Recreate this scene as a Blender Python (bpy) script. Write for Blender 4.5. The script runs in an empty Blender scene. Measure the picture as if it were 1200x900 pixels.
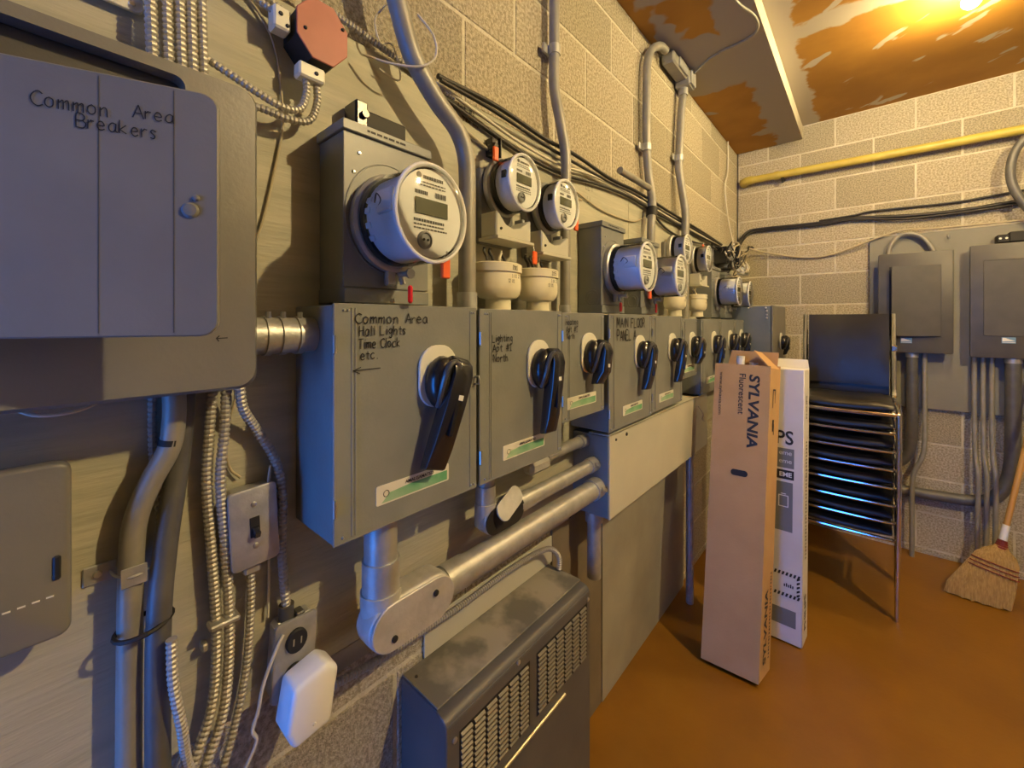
import bpy, bmesh, math, random
from mathutils import Vector, Matrix

random.seed(7)
sc = bpy.context.scene
COL = sc.collection

# ------------------------------------------------------------------ camera
cd = bpy.data.cameras.new('camera')
cam = bpy.data.objects.new('camera', cd)
COL.objects.link(cam)
cam.location = (0.785, 0.0, 1.48)
cam.rotation_euler = (math.pi / 2, 0, 0.7134)
cd.sensor_width = 36.0
cd.lens = 479.4 / 1200 * 36
cd.shift_y = -74 / 1200
cd.clip_start = 0.02
sc.camera = cam

# ------------------------------------------------------------------ world, exposure
W = bpy.data.worlds.new('daylight')
sc.world = W
W.use_nodes = True
bg = W.node_tree.nodes['Background']
bg.inputs['Color'].default_value = (0.035, 0.25, 1.0, 1)
bg.inputs['Strength'].default_value = 10.0
sc.view_settings.view_transform = 'Standard'
sc.view_settings.look = 'None'
sc.view_settings.gamma = 1
sc.view_settings.use_curve_mapping = False
sc.view_settings.exposure = 0.12
LAMP = (1.0, 0.765, 0.37)
BULB_FAR = 1150.0
BULB_NEAR = 4000.0

# daylight comes in through the open doorway in the back wall; portal = better sampling only
pl = bpy.data.lights.new('doorway_portal', 'AREA')
pl.shape = 'RECTANGLE'
pl.size = 0.7
pl.size_y = 2.2
pl.cycles.is_portal = True
po = bpy.data.objects.new('doorway_portal', pl)
COL.objects.link(po)
po.location = (0.40, -1.72, 1.1)
po.rotation_euler = (math.pi / 2, 0, math.pi)

# ------------------------------------------------------------------ materials
MATS = {}


def mat(name, col, rough=0.5, metal=0.0, col2=None, nscale=8.0, ramp=(0.35, 0.65), bump=0.0, bscale=60.0,
        stretch=(1, 1, 1), emit=None, coat=0.0, spec=0.5):
    m = bpy.data.materials.new(name)
    m.use_nodes = True
    nt = m.node_tree
    b = nt.nodes['Principled BSDF']
    b.inputs['Base Color'].default_value = (*col, 1)
    b.inputs['Roughness'].default_value = rough
    b.inputs['Metallic'].default_value = metal
    b.inputs['Specular IOR Level'].default_value = spec
    b.inputs['Coat Weight'].default_value = coat
    tc = nt.nodes.new('ShaderNodeTexCoord')
    mp = nt.nodes.new('ShaderNodeMapping')
    mp.inputs['Scale'].default_value = stretch
    nt.links.new(tc.outputs['Object'], mp.inputs['Vector'])
    if col2:
        n = nt.nodes.new('ShaderNodeTexNoise')
        n.inputs['Scale'].default_value = nscale
        n.inputs['Detail'].default_value = 6
        nt.links.new(mp.outputs['Vector'], n.inputs['Vector'])
        r = nt.nodes.new('ShaderNodeValToRGB')
        r.color_ramp.elements[0].position = ramp[0]
        r.color_ramp.elements[1].position = ramp[1]
        r.color_ramp.elements[0].color = (*col, 1)
        r.color_ramp.elements[1].color = (*col2, 1)
        nt.links.new(n.outputs['Fac'], r.inputs['Fac'])
        nt.links.new(r.outputs['Color'], b.inputs['Base Color'])
    if bump:
        n2 = nt.nodes.new('ShaderNodeTexNoise')
        n2.inputs['Scale'].default_value = bscale
        n2.inputs['Detail'].default_value = 4
        nt.links.new(mp.outputs['Vector'], n2.inputs['Vector'])
        bp = nt.nodes.new('ShaderNodeBump')
        bp.inputs['Strength'].default_value = bump
        bp.inputs['Distance'].default_value = 0.01
        nt.links.new(n2.outputs['Fac'], bp.inputs['Height'])
        nt.links.new(bp.outputs['Normal'], b.inputs['Normal'])
    if emit:
        b.inputs['Emission Color'].default_value = (*emit[0], 1)
        b.inputs['Emission Strength'].default_value = emit[1]
    MATS[name] = m
    return m


mat('block', (0.33, 0.285, 0.20), 0.95, col2=(0.56, 0.50, 0.38), nscale=110, ramp=(0.38, 0.60), bump=0.7, bscale=260)
mat('block_b', (0.27, 0.235, 0.165), 0.95, col2=(0.47, 0.42, 0.31), nscale=130, ramp=(0.38, 0.60), bump=0.7, bscale=280)
mat('mortar', (0.64, 0.59, 0.48), 0.95, col2=(0.54, 0.50, 0.40), nscale=30, bump=0.5, bscale=120)
mat('paint_ply', (0.37, 0.36, 0.28), 0.6, col2=(0.46, 0.44, 0.34), nscale=4, stretch=(1, 1, 9), bump=0.2, bscale=14)
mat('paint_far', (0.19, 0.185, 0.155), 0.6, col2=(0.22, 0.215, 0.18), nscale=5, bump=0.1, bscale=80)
mat('paint_sheet', (0.30, 0.29, 0.26), 0.6, col2=(0.36, 0.35, 0.31), nscale=5, bump=0.1, bscale=80)
mat('grey_box', (0.19, 0.20, 0.195), 0.40, col2=(0.22, 0.23, 0.22), nscale=12, bump=0.04, bscale=160)
mat('grey_dark', (0.066, 0.064, 0.066), 0.45, col2=(0.08, 0.078, 0.078), nscale=12, bump=0.04, bscale=160)
mat('grey_panel', (0.155, 0.152, 0.148), 0.38, col2=(0.178, 0.174, 0.166), nscale=10, bump=0.04, bscale=160)
mat('grey_slate', (0.12, 0.145, 0.17), 0.45, col2=(0.15, 0.17, 0.19), nscale=10)
mat('trough', (0.50, 0.49, 0.41), 0.45, col2=(0.54, 0.53, 0.44), nscale=6)
mat('galv', (0.50, 0.50, 0.49), 0.42, 0.55, col2=(0.38, 0.38, 0.37), nscale=28, bump=0.08, bscale=80)
mat('galv_cast', (0.52, 0.51, 0.49), 0.5, 0.35, col2=(0.44, 0.43, 0.41), nscale=40, bump=0.12, bscale=120)
mat('flexmetal', (0.44, 0.42, 0.385), 0.5, 0.45)
mat('conduit', (0.25, 0.24, 0.21), 0.45, 0.15, col2=(0.31, 0.295, 0.255), nscale=20)
mat('conduit_dark', (0.10, 0.10, 0.105), 0.45, 0.2, col2=(0.13, 0.13, 0.13), nscale=20)
mat('chrome', (0.80, 0.80, 0.82), 0.12, 1.0)
mat('steel_screw', (0.6, 0.6, 0.58), 0.3, 0.9)
mat('black_plastic', (0.012, 0.012, 0.015), 0.25, coat=0.3)
mat('handle_grey', (0.06, 0.06, 0.065), 0.3, coat=0.3)
mat('black_matte', (0.012, 0.011, 0.011), 0.65)
mat('black_vinyl', (0.014, 0.013, 0.013), 0.36, col2=(0.02, 0.018, 0.017), nscale=6, bump=0.05, bscale=250)
mat('cream', (0.74, 0.69, 0.52), 0.4, col2=(0.66, 0.60, 0.43), nscale=18, ramp=(0.45, 0.7))
mat('plate_cream', (0.72, 0.70, 0.60), 0.4)
mat('plate_green', (0.10, 0.36, 0.17), 0.4, col2=(0.45, 0.6, 0.42), nscale=9, ramp=(0.45, 0.75))
mat('white_plastic', (0.78, 0.78, 0.78), 0.3)
mat('meter_white', (0.76, 0.77, 0.80), 0.28)
mat('dial_white', (0.86, 0.86, 0.84), 0.45)
mat('dial_grey', (0.36, 0.36, 0.36), 0.4)
mat('lcd', (0.13, 0.13, 0.085), 0.2)
mat('ink', (0.012, 0.012, 0.016), 0.6)
mat('ink_grey', (0.10, 0.10, 0.10), 0.6)
mat('orange_seal', (0.85, 0.13, 0.03), 0.35)
mat('red_seal', (0.72, 0.02, 0.04), 0.3)
mat('red_cover', (0.42, 0.12, 0.085), 0.5, col2=(0.36, 0.10, 0.065), nscale=14)
mat('yellow_pipe', (0.56, 0.45, 0.09), 0.4, col2=(0.46, 0.36, 0.07), nscale=14)
mat('cable_black', (0.018, 0.016, 0.015), 0.5)
mat('cable_white', (0.62, 0.58, 0.48), 0.5)
mat('cable_tan', (0.42, 0.36, 0.24), 0.5)
mat('cardboard', (0.50, 0.31, 0.14), 0.85, col2=(0.55, 0.35, 0.165), nscale=7, bump=0.08, bscale=130)
mat('cardboard_inner', (0.50, 0.31, 0.15), 0.85)
mat('white_card', (0.72, 0.70, 0.70), 0.6, col2=(0.66, 0.64, 0.63), nscale=6)
mat('print_grey', (0.18, 0.19, 0.20), 0.6)
mat('print_black', (0.02, 0.018, 0.018), 0.6)
mat('broom_wood', (0.52, 0.30, 0.09), 0.4, col2=(0.44, 0.24, 0.07), nscale=10, stretch=(1, 1, 0.15))
mat('straw', (0.52, 0.35, 0.12), 0.8, col2=(0.36, 0.22, 0.07), nscale=60, stretch=(3, 3, 0.2), bump=0.6, bscale=80)
mat('stitch', (0.22, 0.03, 0.02), 0.6)
mat('heater', (0.075, 0.075, 0.08), 0.42, col2=(0.10, 0.098, 0.095), nscale=9)
mat('heater_dust', (0.12, 0.115, 0.10), 0.7, col2=(0.27, 0.25, 0.21), nscale=9, ramp=(0.42, 0.56))
mat('grey_brown', (0.16, 0.135, 0.10), 0.7, col2=(0.20, 0.165, 0.12), nscale=7)
mat('louver', (0.13, 0.12, 0.10), 0.4, 0.3)
mat('brass', (0.72, 0.66, 0.46), 0.3, 0.8)
mat('porcelain', (0.8, 0.78, 0.7), 0.3)
mat('label_blue', (0.16, 0.30, 0.50), 0.4)
mat('wall_plain', (0.15, 0.135, 0.11), 0.9, col2=(0.19, 0.17, 0.14), nscale=20, bump=0.3, bscale=100)
mat('bulb_far', (1, 1, 1), 0.3, emit=(LAMP, BULB_FAR))
mat('bulb_near', (1, 1, 1), 0.3, emit=(LAMP, BULB_NEAR))


def glass_mat():
    m = bpy.data.materials.new('clear_cover')
    m.use_nodes = True
    nt = m.node_tree
    nt.nodes.remove(nt.nodes['Principled BSDF'])
    tr = nt.nodes.new('ShaderNodeBsdfTransparent')
    tr.inputs['Color'].default_value = (0.96, 0.97, 0.98, 1)
    gl = nt.nodes.new('ShaderNodeBsdfGlossy')
    gl.inputs['Roughness'].default_value = 0.08
    fr = nt.nodes.new('ShaderNodeFresnel')
    fr.inputs['IOR'].default_value = 1.4
    mx = nt.nodes.new('ShaderNodeMixShader')
    nt.links.new(fr.outputs[0], mx.inputs[0])
    nt.links.new(tr.outputs[0], mx.inputs[1])
    nt.links.new(gl.outputs[0], mx.inputs[2])
    nt.links.new(mx.outputs[0], nt.nodes['Material Output'].inputs['Surface'])
    MATS['clear'] = m


glass_mat()


def drywall_mat(name, paper, paper2, mud, bands, thr, scale, stretch, seed, rough=0.75, rot=0.0):
    """brown board paper with trowelled joint compound: straight taped joints plus smears"""
    m = bpy.data.materials.new(name)
    m.use_nodes = True
    nt = m.node_tree
    N = nt.nodes.new
    b = nt.nodes['Principled BSDF']
    b.inputs['Roughness'].default_value = rough
    tc = N('ShaderNodeTexCoord')
    sep = N('ShaderNodeSeparateXYZ')
    nt.links.new(tc.outputs['Object'], sep.inputs[0])

    def noise(sc_, st, off, det=5, turn=0.0):
        mp = N('ShaderNodeMapping')
        mp.inputs['Scale'].default_value = st
        mp.inputs['Location'].default_value = (off, off * .7, 0)
        if turn:
            vr = N('ShaderNodeVectorRotate')
            vr.rotation_type = 'Z_AXIS'
            vr.inputs['Angle'].default_value = turn
            nt.links.new(tc.outputs['Object'], vr.inputs['Vector'])
            nt.links.new(vr.outputs[0], mp.inputs['Vector'])
        else:
            nt.links.new(tc.outputs['Object'], mp.inputs['Vector'])
        n = N('ShaderNodeTexNoise')
        n.inputs['Scale'].default_value = sc_
        n.inputs['Detail'].default_value = det
        nt.links.new(mp.outputs[0], n.inputs['Vector'])
        return n.outputs['Fac']

    def math_(op, a, c):
        n = N('ShaderNodeMath')
        n.operation = op
        for i, v in enumerate((a, c)):
            if isinstance(v, (int, float)):
                n.inputs[i].default_value = v
            else:
                nt.links.new(v, n.inputs[i])
        return n.outputs[0]

    def smooth(v, lo, hi):
        n = N('ShaderNodeMapRange')
        n.interpolation_type = 'SMOOTHSTEP'
        nt.links.new(v, n.inputs['Value'])
        n.inputs['From Min'].default_value = lo
        n.inputs['From Max'].default_value = hi
        return n.outputs[0]

    jit = math_('MULTIPLY', math_('SUBTRACT', noise(9, (1, 1, 1), seed + 3), 0.5), 0.16)
    mask = smooth(noise(scale, stretch, seed, 3, rot), thr, thr + 0.03)
    for ax, cpos, half in bands:
        d = math_('ABSOLUTE', math_('SUBTRACT', math_('ADD', sep.outputs[ax], jit), cpos), 0)
        mask = math_('MAXIMUM', mask, smooth(d, half + 0.012, half - 0.012))
    base = N('ShaderNodeMix')
    base.data_type = 'RGBA'
    nt.links.new(smooth(noise(3, (1, 1, 1), seed + 9), 0.35, 0.65), base.inputs['Factor'])
    base.inputs['A'].default_value = (*paper, 1)
    base.inputs['B'].default_value = (*paper2, 1)
    mx = N('ShaderNodeMix')
    mx.data_type = 'RGBA'
    nt.links.new(mask, mx.inputs['Factor'])
    nt.links.new(base.outputs['Result'], mx.inputs['A'])
    mx.inputs['B'].default_value = (*mud, 1)
    nt.links.new(mx.outputs['Result'], b.inputs['Base Color'])
    MATS[name] = m


PAPER = (0.36, 0.165, 0.016)
PAPER2 = (0.44, 0.215, 0.024)
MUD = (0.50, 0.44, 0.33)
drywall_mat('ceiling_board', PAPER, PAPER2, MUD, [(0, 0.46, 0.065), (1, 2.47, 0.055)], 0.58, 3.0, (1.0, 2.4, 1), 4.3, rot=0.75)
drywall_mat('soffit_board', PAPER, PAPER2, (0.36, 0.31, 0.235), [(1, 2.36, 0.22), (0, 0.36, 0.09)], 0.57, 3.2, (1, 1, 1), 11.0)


def floor_mat():
    m = mat('floor_paint', (0.21, 0.092, 0.008), 0.36, col2=(0.255, 0.115, 0.010), nscale=3.5, bump=0.06, bscale=60)
    return m


floor_mat()


# ------------------------------------------------------------------ mesh helpers
class MB:
    def __init__(s):
        s.v = []
        s.f = []

    def add(s, vs, fs, M=None):
        o = len(s.v)
        for p in vs:
            p = Vector(p)
            s.v.append(tuple(M @ p) if M is not None else tuple(p))
        for f in fs:
            s.f.append(tuple(i + o for i in f))
        return s

    def box(s, x0, x1, y0, y1, z0, z1, b=0.0, M=None):
        if b <= 0:
            vs = [(x, y, z) for x in (x0, x1) for y in (y0, y1) for z in (z0, z1)]
            fs = [(0, 1, 3, 2), (4, 6, 7, 5), (0, 4, 5, 1), (2, 3, 7, 6), (0, 2, 6, 4), (1, 5, 7, 3)]
            return s.add(vs, fs, M)
        b = min(b, (x1 - x0) * .49, (y1 - y0) * .49, (z1 - z0) * .49)
        vs = []
        idx = {}
        X, Y, Z = (x0, x1), (y0, y1), (z0, z1)
        for i in (0, 1):
            for j in (0, 1):
                for k in (0, 1):
                    ix, iy, iz = (X[i] + (b if i == 0 else -b)), (Y[j] + (b if j == 0 else -b)), (Z[k] + (b if k == 0 else -b))
                    for a, p in enumerate(((X[i], iy, iz), (ix, Y[j], iz), (ix, iy, Z[k]))):
                        idx[(i, j, k, a)] = len(vs)
                        vs.append(p)
        fs = []
        for i in (0, 1):
            q = [idx[(i, j, k, 0)] for j, k in ((0, 0), (1, 0), (1, 1), (0, 1))]
            fs.append(q if i == 1 else q[::-1])
            q = [idx[(j, i, k, 1)] for j, k in ((0, 0), (0, 1), (1, 1), (1, 0))]
            fs.append(q if i == 1 else q[::-1])
            q = [idx[(j, k, i, 2)] for j, k in ((0, 0), (1, 0), (1, 1), (0, 1))]
            fs.append(q if i == 1 else q[::-1])
        for i in (0, 1):
            for j in (0, 1):
                fs.append([idx[(i, j, 0, 0)], idx[(i, j, 1, 0)], idx[(i, j, 1, 1)], idx[(i, j, 0, 1)]])
                fs.append([idx[(i, 0, j, 0)], idx[(i, 1, j, 0)], idx[(i, 1, j, 2)], idx[(i, 0, j, 2)]])
                fs.append([idx[(0, i, j, 1)], idx[(1, i, j, 1)], idx[(1, i, j, 2)], idx[(0, i, j, 2)]])
                for k in (0, 1):
                    fs.append([idx[(i, j, k, 0)], idx[(i, j, k, 1)], idx[(i, j, k, 2)]])
        return s.add(vs, fs, M)

    def tube(s, path, r, n=10, caps=True, M=None):
        P = [Vector(p) for p in path]
        R = r if isinstance(r, (list, tuple)) else [r] * len(P)
        T = []
        for i in range(len(P)):
            a = P[max(i - 1, 0)]
            c = P[min(i + 1, len(P) - 1)]
            T.append((c - a).normalized())
        up = Vector((0, 0, 1)) if abs(T[0].z) < 0.9 else Vector((1, 0, 0))
        nrm = T[0].cross(up).normalized()
        vs, fs = [], []
        for i, p in enumerate(P):
            nrm = (nrm - T[i] * nrm.dot(T[i])).normalized()
            bn = T[i].cross(nrm)
            for k in range(n):
                a = 2 * math.pi * k / n
                vs.append(p + (nrm * math.cos(a) + bn * math.sin(a)) * R[i])
        for i in range(len(P) - 1):
            for k in range(n):
                a, b2 = i * n + k, i * n + (k + 1) % n
                fs.append((a, b2, b2 + n, a + n))
        if caps:
            fs.append(tuple(range(n - 1, -1, -1)))
            fs.append(tuple(range((len(P) - 1) * n, len(P) * n)))
        return s.add(vs, fs, M)

    def flex(s, path, r, pitch=0.0065, n=9):
        """armoured flexible conduit: closely ridged tube"""
        Q = resample(path, pitch / 3)
        return s.tube(Q, [(r, r * .97, r * .74)[i % 3] for i in range(len(Q))], n)

    def lathe(s, prof, c, axis='x', n=28, sy=1.0, sz=1.0, M=None):
        """prof: (radius, height along axis)"""
        vs, fs = [], []
        for rr, h in prof:
            for k in range(n):
                a = 2 * math.pi * k / n
                u, w = rr * math.cos(a) * sy, rr * math.sin(a) * sz
                if axis == 'x':
                    vs.append((c[0] + h, c[1] + u, c[2] + w))
                elif axis == 'y':
                    vs.append((c[0] + u, c[1] + h, c[2] + w))
                else:
                    vs.append((c[0] + u, c[1] + w, c[2] + h))
        for i in range(len(prof) - 1):
            for k in range(n):
                a, b2 = i * n + k, i * n + (k + 1) % n
                fs.append((a, b2, b2 + n, a + n))
        fs.append(tuple(range(n - 1, -1, -1)))
        fs.append(tuple(range((len(prof) - 1) * n, len(prof) * n)))
        return s.add(vs, fs, M)

    def shell(s, prof, c, axis='x', n=28, sz=1.0):
        o = len(s.f)
        s.lathe(prof, c, axis, n, 1.0, sz)
        s.f = s.f[:-2]
        return s

    def prism(s, poly, axis, t0, t1, M=None):
        """poly: 2-D points; axis x: (y,z), axis y: (x,z), axis z: (x,y)"""
        def P(a, b2, t):
            return {'x': (t, a, b2), 'y': (a, t, b2), 'z': (a, b2, t)}[axis]
        n = len(poly)
        vs = [P(a, b2, t0) for a, b2 in poly] + [P(a, b2, t1) for a, b2 in poly]
        fs = [tuple(range(n - 1, -1, -1)), tuple(range(n, 2 * n))]
        for k in range(n):
            fs.append((k, (k + 1) % n, (k + 1) % n + n, k + n))
        return s.add(vs, fs, M)

    def quad(s, a, b2, c, d):
        return s.add([a, b2, c, d], [(0, 1, 2, 3)])

    def mesh(s, name, loc=(0, 0, 0), bevel=0.0, seg=1, sharp=35):
        me = bpy.data.meshes.new(name)
        L = Vector(loc)
        me.from_pydata([tuple(Vector(p) - L) for p in s.v], [], s.f)
        bm = bmesh.new()
        bm.from_mesh(me)
        bmesh.ops.recalc_face_normals(bm, faces=bm.faces)
        if bevel:
            es = [e for e in bm.edges if len(e.link_faces) == 2 and e.calc_face_angle(0) > 0.6]
            bmesh.ops.bevel(bm, geom=es, offset=bevel, segments=seg, profile=0.5, affect='EDGES', clamp_overlap=True)
        for f in bm.faces:
            f.smooth = True
        bm.to_mesh(me)
        bm.free()
        me.set_sharp_from_angle(angle=math.radians(sharp))
        return me


def smooth_path(pts, n=8):
    P = [Vector(p) for p in pts]
    if len(P) < 3:
        return P
    out = []
    for i in range(len(P) - 1):
        p0 = P[i - 1] if i > 0 else P[0] * 2 - P[1]
        p1, p2 = P[i], P[i + 1]
        p3 = P[i + 2] if i + 2 < len(P) else P[-1] * 2 - P[-2]
        for k in range(n):
            t = k / n
            out.append(0.5 * ((2 * p1) + (p2 - p0) * t + (2 * p0 - 5 * p1 + 4 * p2 - p3) * t * t + (3 * p1 - p0 - 3 * p2 + p3) * t ** 3))
    out.append(P[-1])
    return out


def resample(path, step):
    P = [Vector(p) for p in path]
    out = [P[0].copy()]
    acc = 0.0
    for a, b2 in zip(P[:-1], P[1:]):
        L = (b2 - a).length
        if L < 1e-9:
            continue
        d = step - acc
        while d <= L:
            out.append(a.lerp(b2, d / L))
            d += step
        acc = (acc + L) % step
    return out


def rrect(a0, a1, b0, b1, r, n=4):
    pts = []
    for (ca, cb, s0) in ((a1 - r, b1 - r, 0), (a0 + r, b1 - r, 1), (a0 + r, b0 + r, 2), (a1 - r, b0 + r, 3)):
        for k in range(n + 1):
            t = (s0 + k / n) * math.pi / 2
            pts.append((ca + r * math.cos(t), cb + r * math.sin(t)))
    return pts


def thing(name, label, cat, loc, group=None):
    o = bpy.data.objects.new(name, None)
    COL.objects.link(o)
    o.empty_display_size = 0.05
    o.location = loc
    o['label'] = label
    o['category'] = cat
    if group:
        o['group'] = group
    return o


def wloc(o):
    p = Vector(o.location)
    while o.parent:
        o = o.parent
        p += Vector(o.location)
    return p


def part(parent, name, mb, m, bevel=0.0, seg=1, label=None, sharp=35):
    """mesh given in world coordinates becomes a child of parent"""
    L = wloc(parent)
    o = bpy.data.objects.new(name, mb.mesh(name, L, bevel, seg, sharp))
    o.data.materials.append(MATS[m])
    COL.objects.link(o)
    o.parent = parent
    if label:
        o['label'] = label
    return o


def solo(name, mb, m, label=None, cat=None, loc=(0, 0, 0), group=None, kind=None, bevel=0.0, seg=1, sharp=35):
    o = bpy.data.objects.new(name, mb.mesh(name, loc, bevel, seg, sharp))
    o.data.materials.append(MATS[m])
    COL.objects.link(o)
    o.location = loc
    if label:
        o['label'] = label
    if cat:
        o['category'] = cat
    if group:
        o['group'] = group
    if kind:
        o['kind'] = kind
    return o


# ------------------------------------------------------------------ lettering
STROKES = {
    'A': [[(0, 0), (2, 6), (4, 0)], [(0.8, 2.2), (3.2, 2.2)]], 'B': [[(0, 0), (0, 6), (2.5, 6), (3.3, 4.8), (2.4, 3.3), (0, 3.2)], [(2.4, 3.3), (3.8, 1.8), (2.8, 0), (0, 0)]],
    'C': [[(3.8, 5.2), (2.4, 6), (0.6, 4.8), (0, 3), (0.6, 1), (2.2, 0), (3.8, 0.8)]], 'E': [[(3.4, 6), (0, 6), (0, 0), (3.4, 0)], [(0, 3.2), (2.8, 3.2)]],
    'F': [[(0, 0), (0, 6), (3.4, 6)], [(0, 3.2), (2.6, 3.2)]], 'H': [[(0, 0), (0, 6)], [(3.4, 0), (3.4, 6)], [(0, 3), (3.4, 3.2)]],
    'I': [[(1, 0), (1, 6)]], 'L': [[(0, 6), (0, 0), (3, 0.2)]], 'M': [[(0, 0), (0.4, 6), (2, 2), (3.6, 6), (4, 0)]],
    'N': [[(0, 0), (0, 6), (3.4, 0), (3.4, 6)]], 'O': [[(2, 6), (0.4, 5), (0, 3), (0.5, 1), (2, 0), (3.5, 1), (4, 3), (3.5, 5), (2, 6)]],
    'P': [[(0, 0), (0, 6), (2.6, 6), (3.5, 4.6), (2.6, 3), (0, 2.9)]], 'R': [[(0, 0), (0, 6), (2.6, 6), (3.5, 4.6), (2.4, 3), (0, 2.9)], [(1.8, 2.9), (3.6, 0)]],
    'T': [[(0, 6), (4, 6.1)], [(2, 6), (1.8, 0)]],
    'a': [[(3, 3.6), (1.6, 4), (0.2, 2.6), (0.3, 0.8), (1.6, 0), (2.8, 1.2), (3, 3.6)], [(3, 3.6), (3, 0.6), (3.5, 0)]],
    'c': [[(2.9, 3.4), (1.7, 4), (0.3, 2.8), (0.3, 1), (1.6, 0), (2.9, 0.6)]], 'e': [[(0.3, 2), (2.9, 2.2), (2.2, 3.8), (1, 3.8), (0.2, 2.2), (0.6, 0.5), (1.8, 0), (3, 0.6)]],
    'g': [[(2.8, 3.6), (1.4, 4), (0.2, 2.5), (1.2, 0.8), (2.7, 1.6), (2.9, 3.8), (2.7, -1.4), (1.4, -2), (0.4, -1.4)]], 'h': [[(0, 6), (0, 0)], [(0, 2.4), (1.4, 3.8), (2.6, 3), (2.7, 0)]],
    'i': [[(1, 3.8), (1, 0)], [(1, 5), (1.1, 5.3)]], 'k': [[(0, 6), (0, 0)], [(2.4, 3.8), (0, 1.6), (2.6, 0)]], 'l': [[(0.8, 6), (0.8, 0)]],
    'm': [[(0, 0), (0, 3.8), (0.2, 2.6), (1.3, 3.8), (1.8, 2.6), (1.8, 0)], [(1.8, 2.6), (3, 3.8), (3.6, 2.8), (3.6, 0)]], 'n': [[(0, 0), (0, 3.8)], [(0, 2.6), (1.3, 3.8), (2.4, 3), (2.5, 0)]],
    'o': [[(1.5, 4), (0.3, 3), (0.2, 1), (1.4, 0), (2.7, 0.9), (2.8, 3), (1.5, 4)]], 'p': [[(0, 3.8), (0, -2)], [(0, 2.6), (1.4, 4), (2.8, 2.6), (1.8, 0.4), (0, 0.8)]],
    'r': [[(0, 3.8), (0, 0)], [(0, 2.4), (1.2, 3.8), (2.2, 3.5)]], 's': [[(2.4, 3.5), (1, 4), (0.3, 3), (2.2, 1.4), (1.6, 0.1), (0.1, 0.5)]], 't': [[(1.2, 5.4), (1.2, 0.6), (2, 0)], [(0, 3.8), (2.4, 3.9)]],
    '#': [[(1, 0), (1.6, 6)], [(2.6, 0), (3.2, 6)], [(0.2, 2), (3.8, 2.2)], [(0.4, 4), (4, 4.2)]], '1': [[(0.4, 4.6), (1.4, 6), (1.4, 0)], [(0.4, 0), (2.4, 0)]],
    '2': [[(0.2, 4.8), (1.6, 6), (3, 4.6), (0.2, 0), (3.2, 0)]], '0': [[(1.6, 6), (0.2, 4), (0.3, 1.5), (1.6, 0), (3, 1.8), (3, 4.4), (1.6, 6)]], '5': [[(3, 6), (0.5, 6), (0.4, 3.4), (2.2, 3.6), (3, 1.8), (1.8, 0), (0.2, 0.4)]],
    '.': [[(0.6, 0), (0.9, 0.2)]], '(': [[(1.6, 6.4), (0.4, 3), (1.6, -0.6)]], ')': [[(0.2, 6.4), (1.4, 3), (0.2, -0.6)]],
    '<': [[(8, 3.2), (0, 3)], [(2.2, 5), (0, 3), (1.8, 0.6)]],
}
WID = {'i': 2.0, 'l': 1.8, 'I': 2.2, '.': 2, ' ': 3, 't': 3, 'm': 4.6, 'M': 5, '1': 3, '<': 9, 'r': 3, '(': 2.4, ')': 2.4}


def frame(o, right, up):
    r, u = Vector(right).normalized(), Vector(up).normalized()
    n = r.cross(u)
    return Matrix(((r.x, u.x, n.x, o[0]), (r.y, u.y, n.y, o[1]), (r.z, u.z, n.z, o[2]), (0, 0, 0, 1)))


def scribble(mb, text, M, h, pen=None, squeeze=0.9, wob=0.25, width=None):
    """marker handwriting, flat ribbons"""
    k = h / 6
    if width:
        squeeze = width / (sum(WID.get(c, 4.1) + .5 for c in text) * k)
    pen = pen or h * 0.055
    x = 0
    for ch in text:
        dy = random.uniform(-wob, wob)
        for st in STROKES.get(ch, []):
            P = [Vector(((x + a + random.uniform(-.12, .12)) * k * squeeze, (b2 + dy + random.uniform(-.12, .12)) * k, 0)) for a, b2 in st]
            Q = smooth_path([(p.x, p.y, 0) for p in P], 3) if len(P) > 3 else P
            for i in range(len(Q) - 1):
                a, b2 = Q[i], Q[i + 1]
                t = (b2 - a)
                if t.length < 1e-7:
                    continue
                t.normalize()
                n = Vector((-t.y, t.x, 0)) * pen
                e = t * pen * 0.5
                mb.add([a - e - n, b2 + e - n, b2 + e + n, a - e + n], [(0, 1, 2, 3)], M)
        x += WID.get(ch, 4.1) + 0.5
    return x * k * squeeze


def printed(mb, text, M, size, align='LEFT', shear=0.0, bold=0.0, sx=1.0):
    cu = bpy.data.curves.new('lettering', 'FONT')
    cu.body = text
    cu.size = size
    cu.align_x = align
    cu.shear = shear
    cu.offset = bold
    cu.resolution_u = 3
    ob = bpy.data.objects.new('lettering_tmp', cu)
    me = bpy.data.meshes.new_from_object(ob)
    S = M @ Matrix.Diagonal((sx, 1, 1, 1))
    mb.add([v.co.copy() for v in me.vertices], [tuple(p.vertices) for p in me.polygons], S)
    bpy.data.meshes.remove(me)
    bpy.data.objects.remove(ob)
    bpy.data.curves.remove(cu)
    return mb


def onx(x, y, z):          # writing on a surface that faces +x
    return frame((x, y, z), (0, 1, 0), (0, 0, 1))


def ony(x, y, z):          # writing on a surface that faces -y
    return frame((x, y, z), (1, 0, 0), (0, 0, 1))


# ================================================================== THE SHELL
YF = 3.68       # far wall
ZS = 2.82       # soffit underside
ZC = 2.915      # ceiling
XR = 2.70       # right wall
YB = -1.70      # back wall
RH = 0.2228     # block course
BL = 0.4064     # block length

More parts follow.
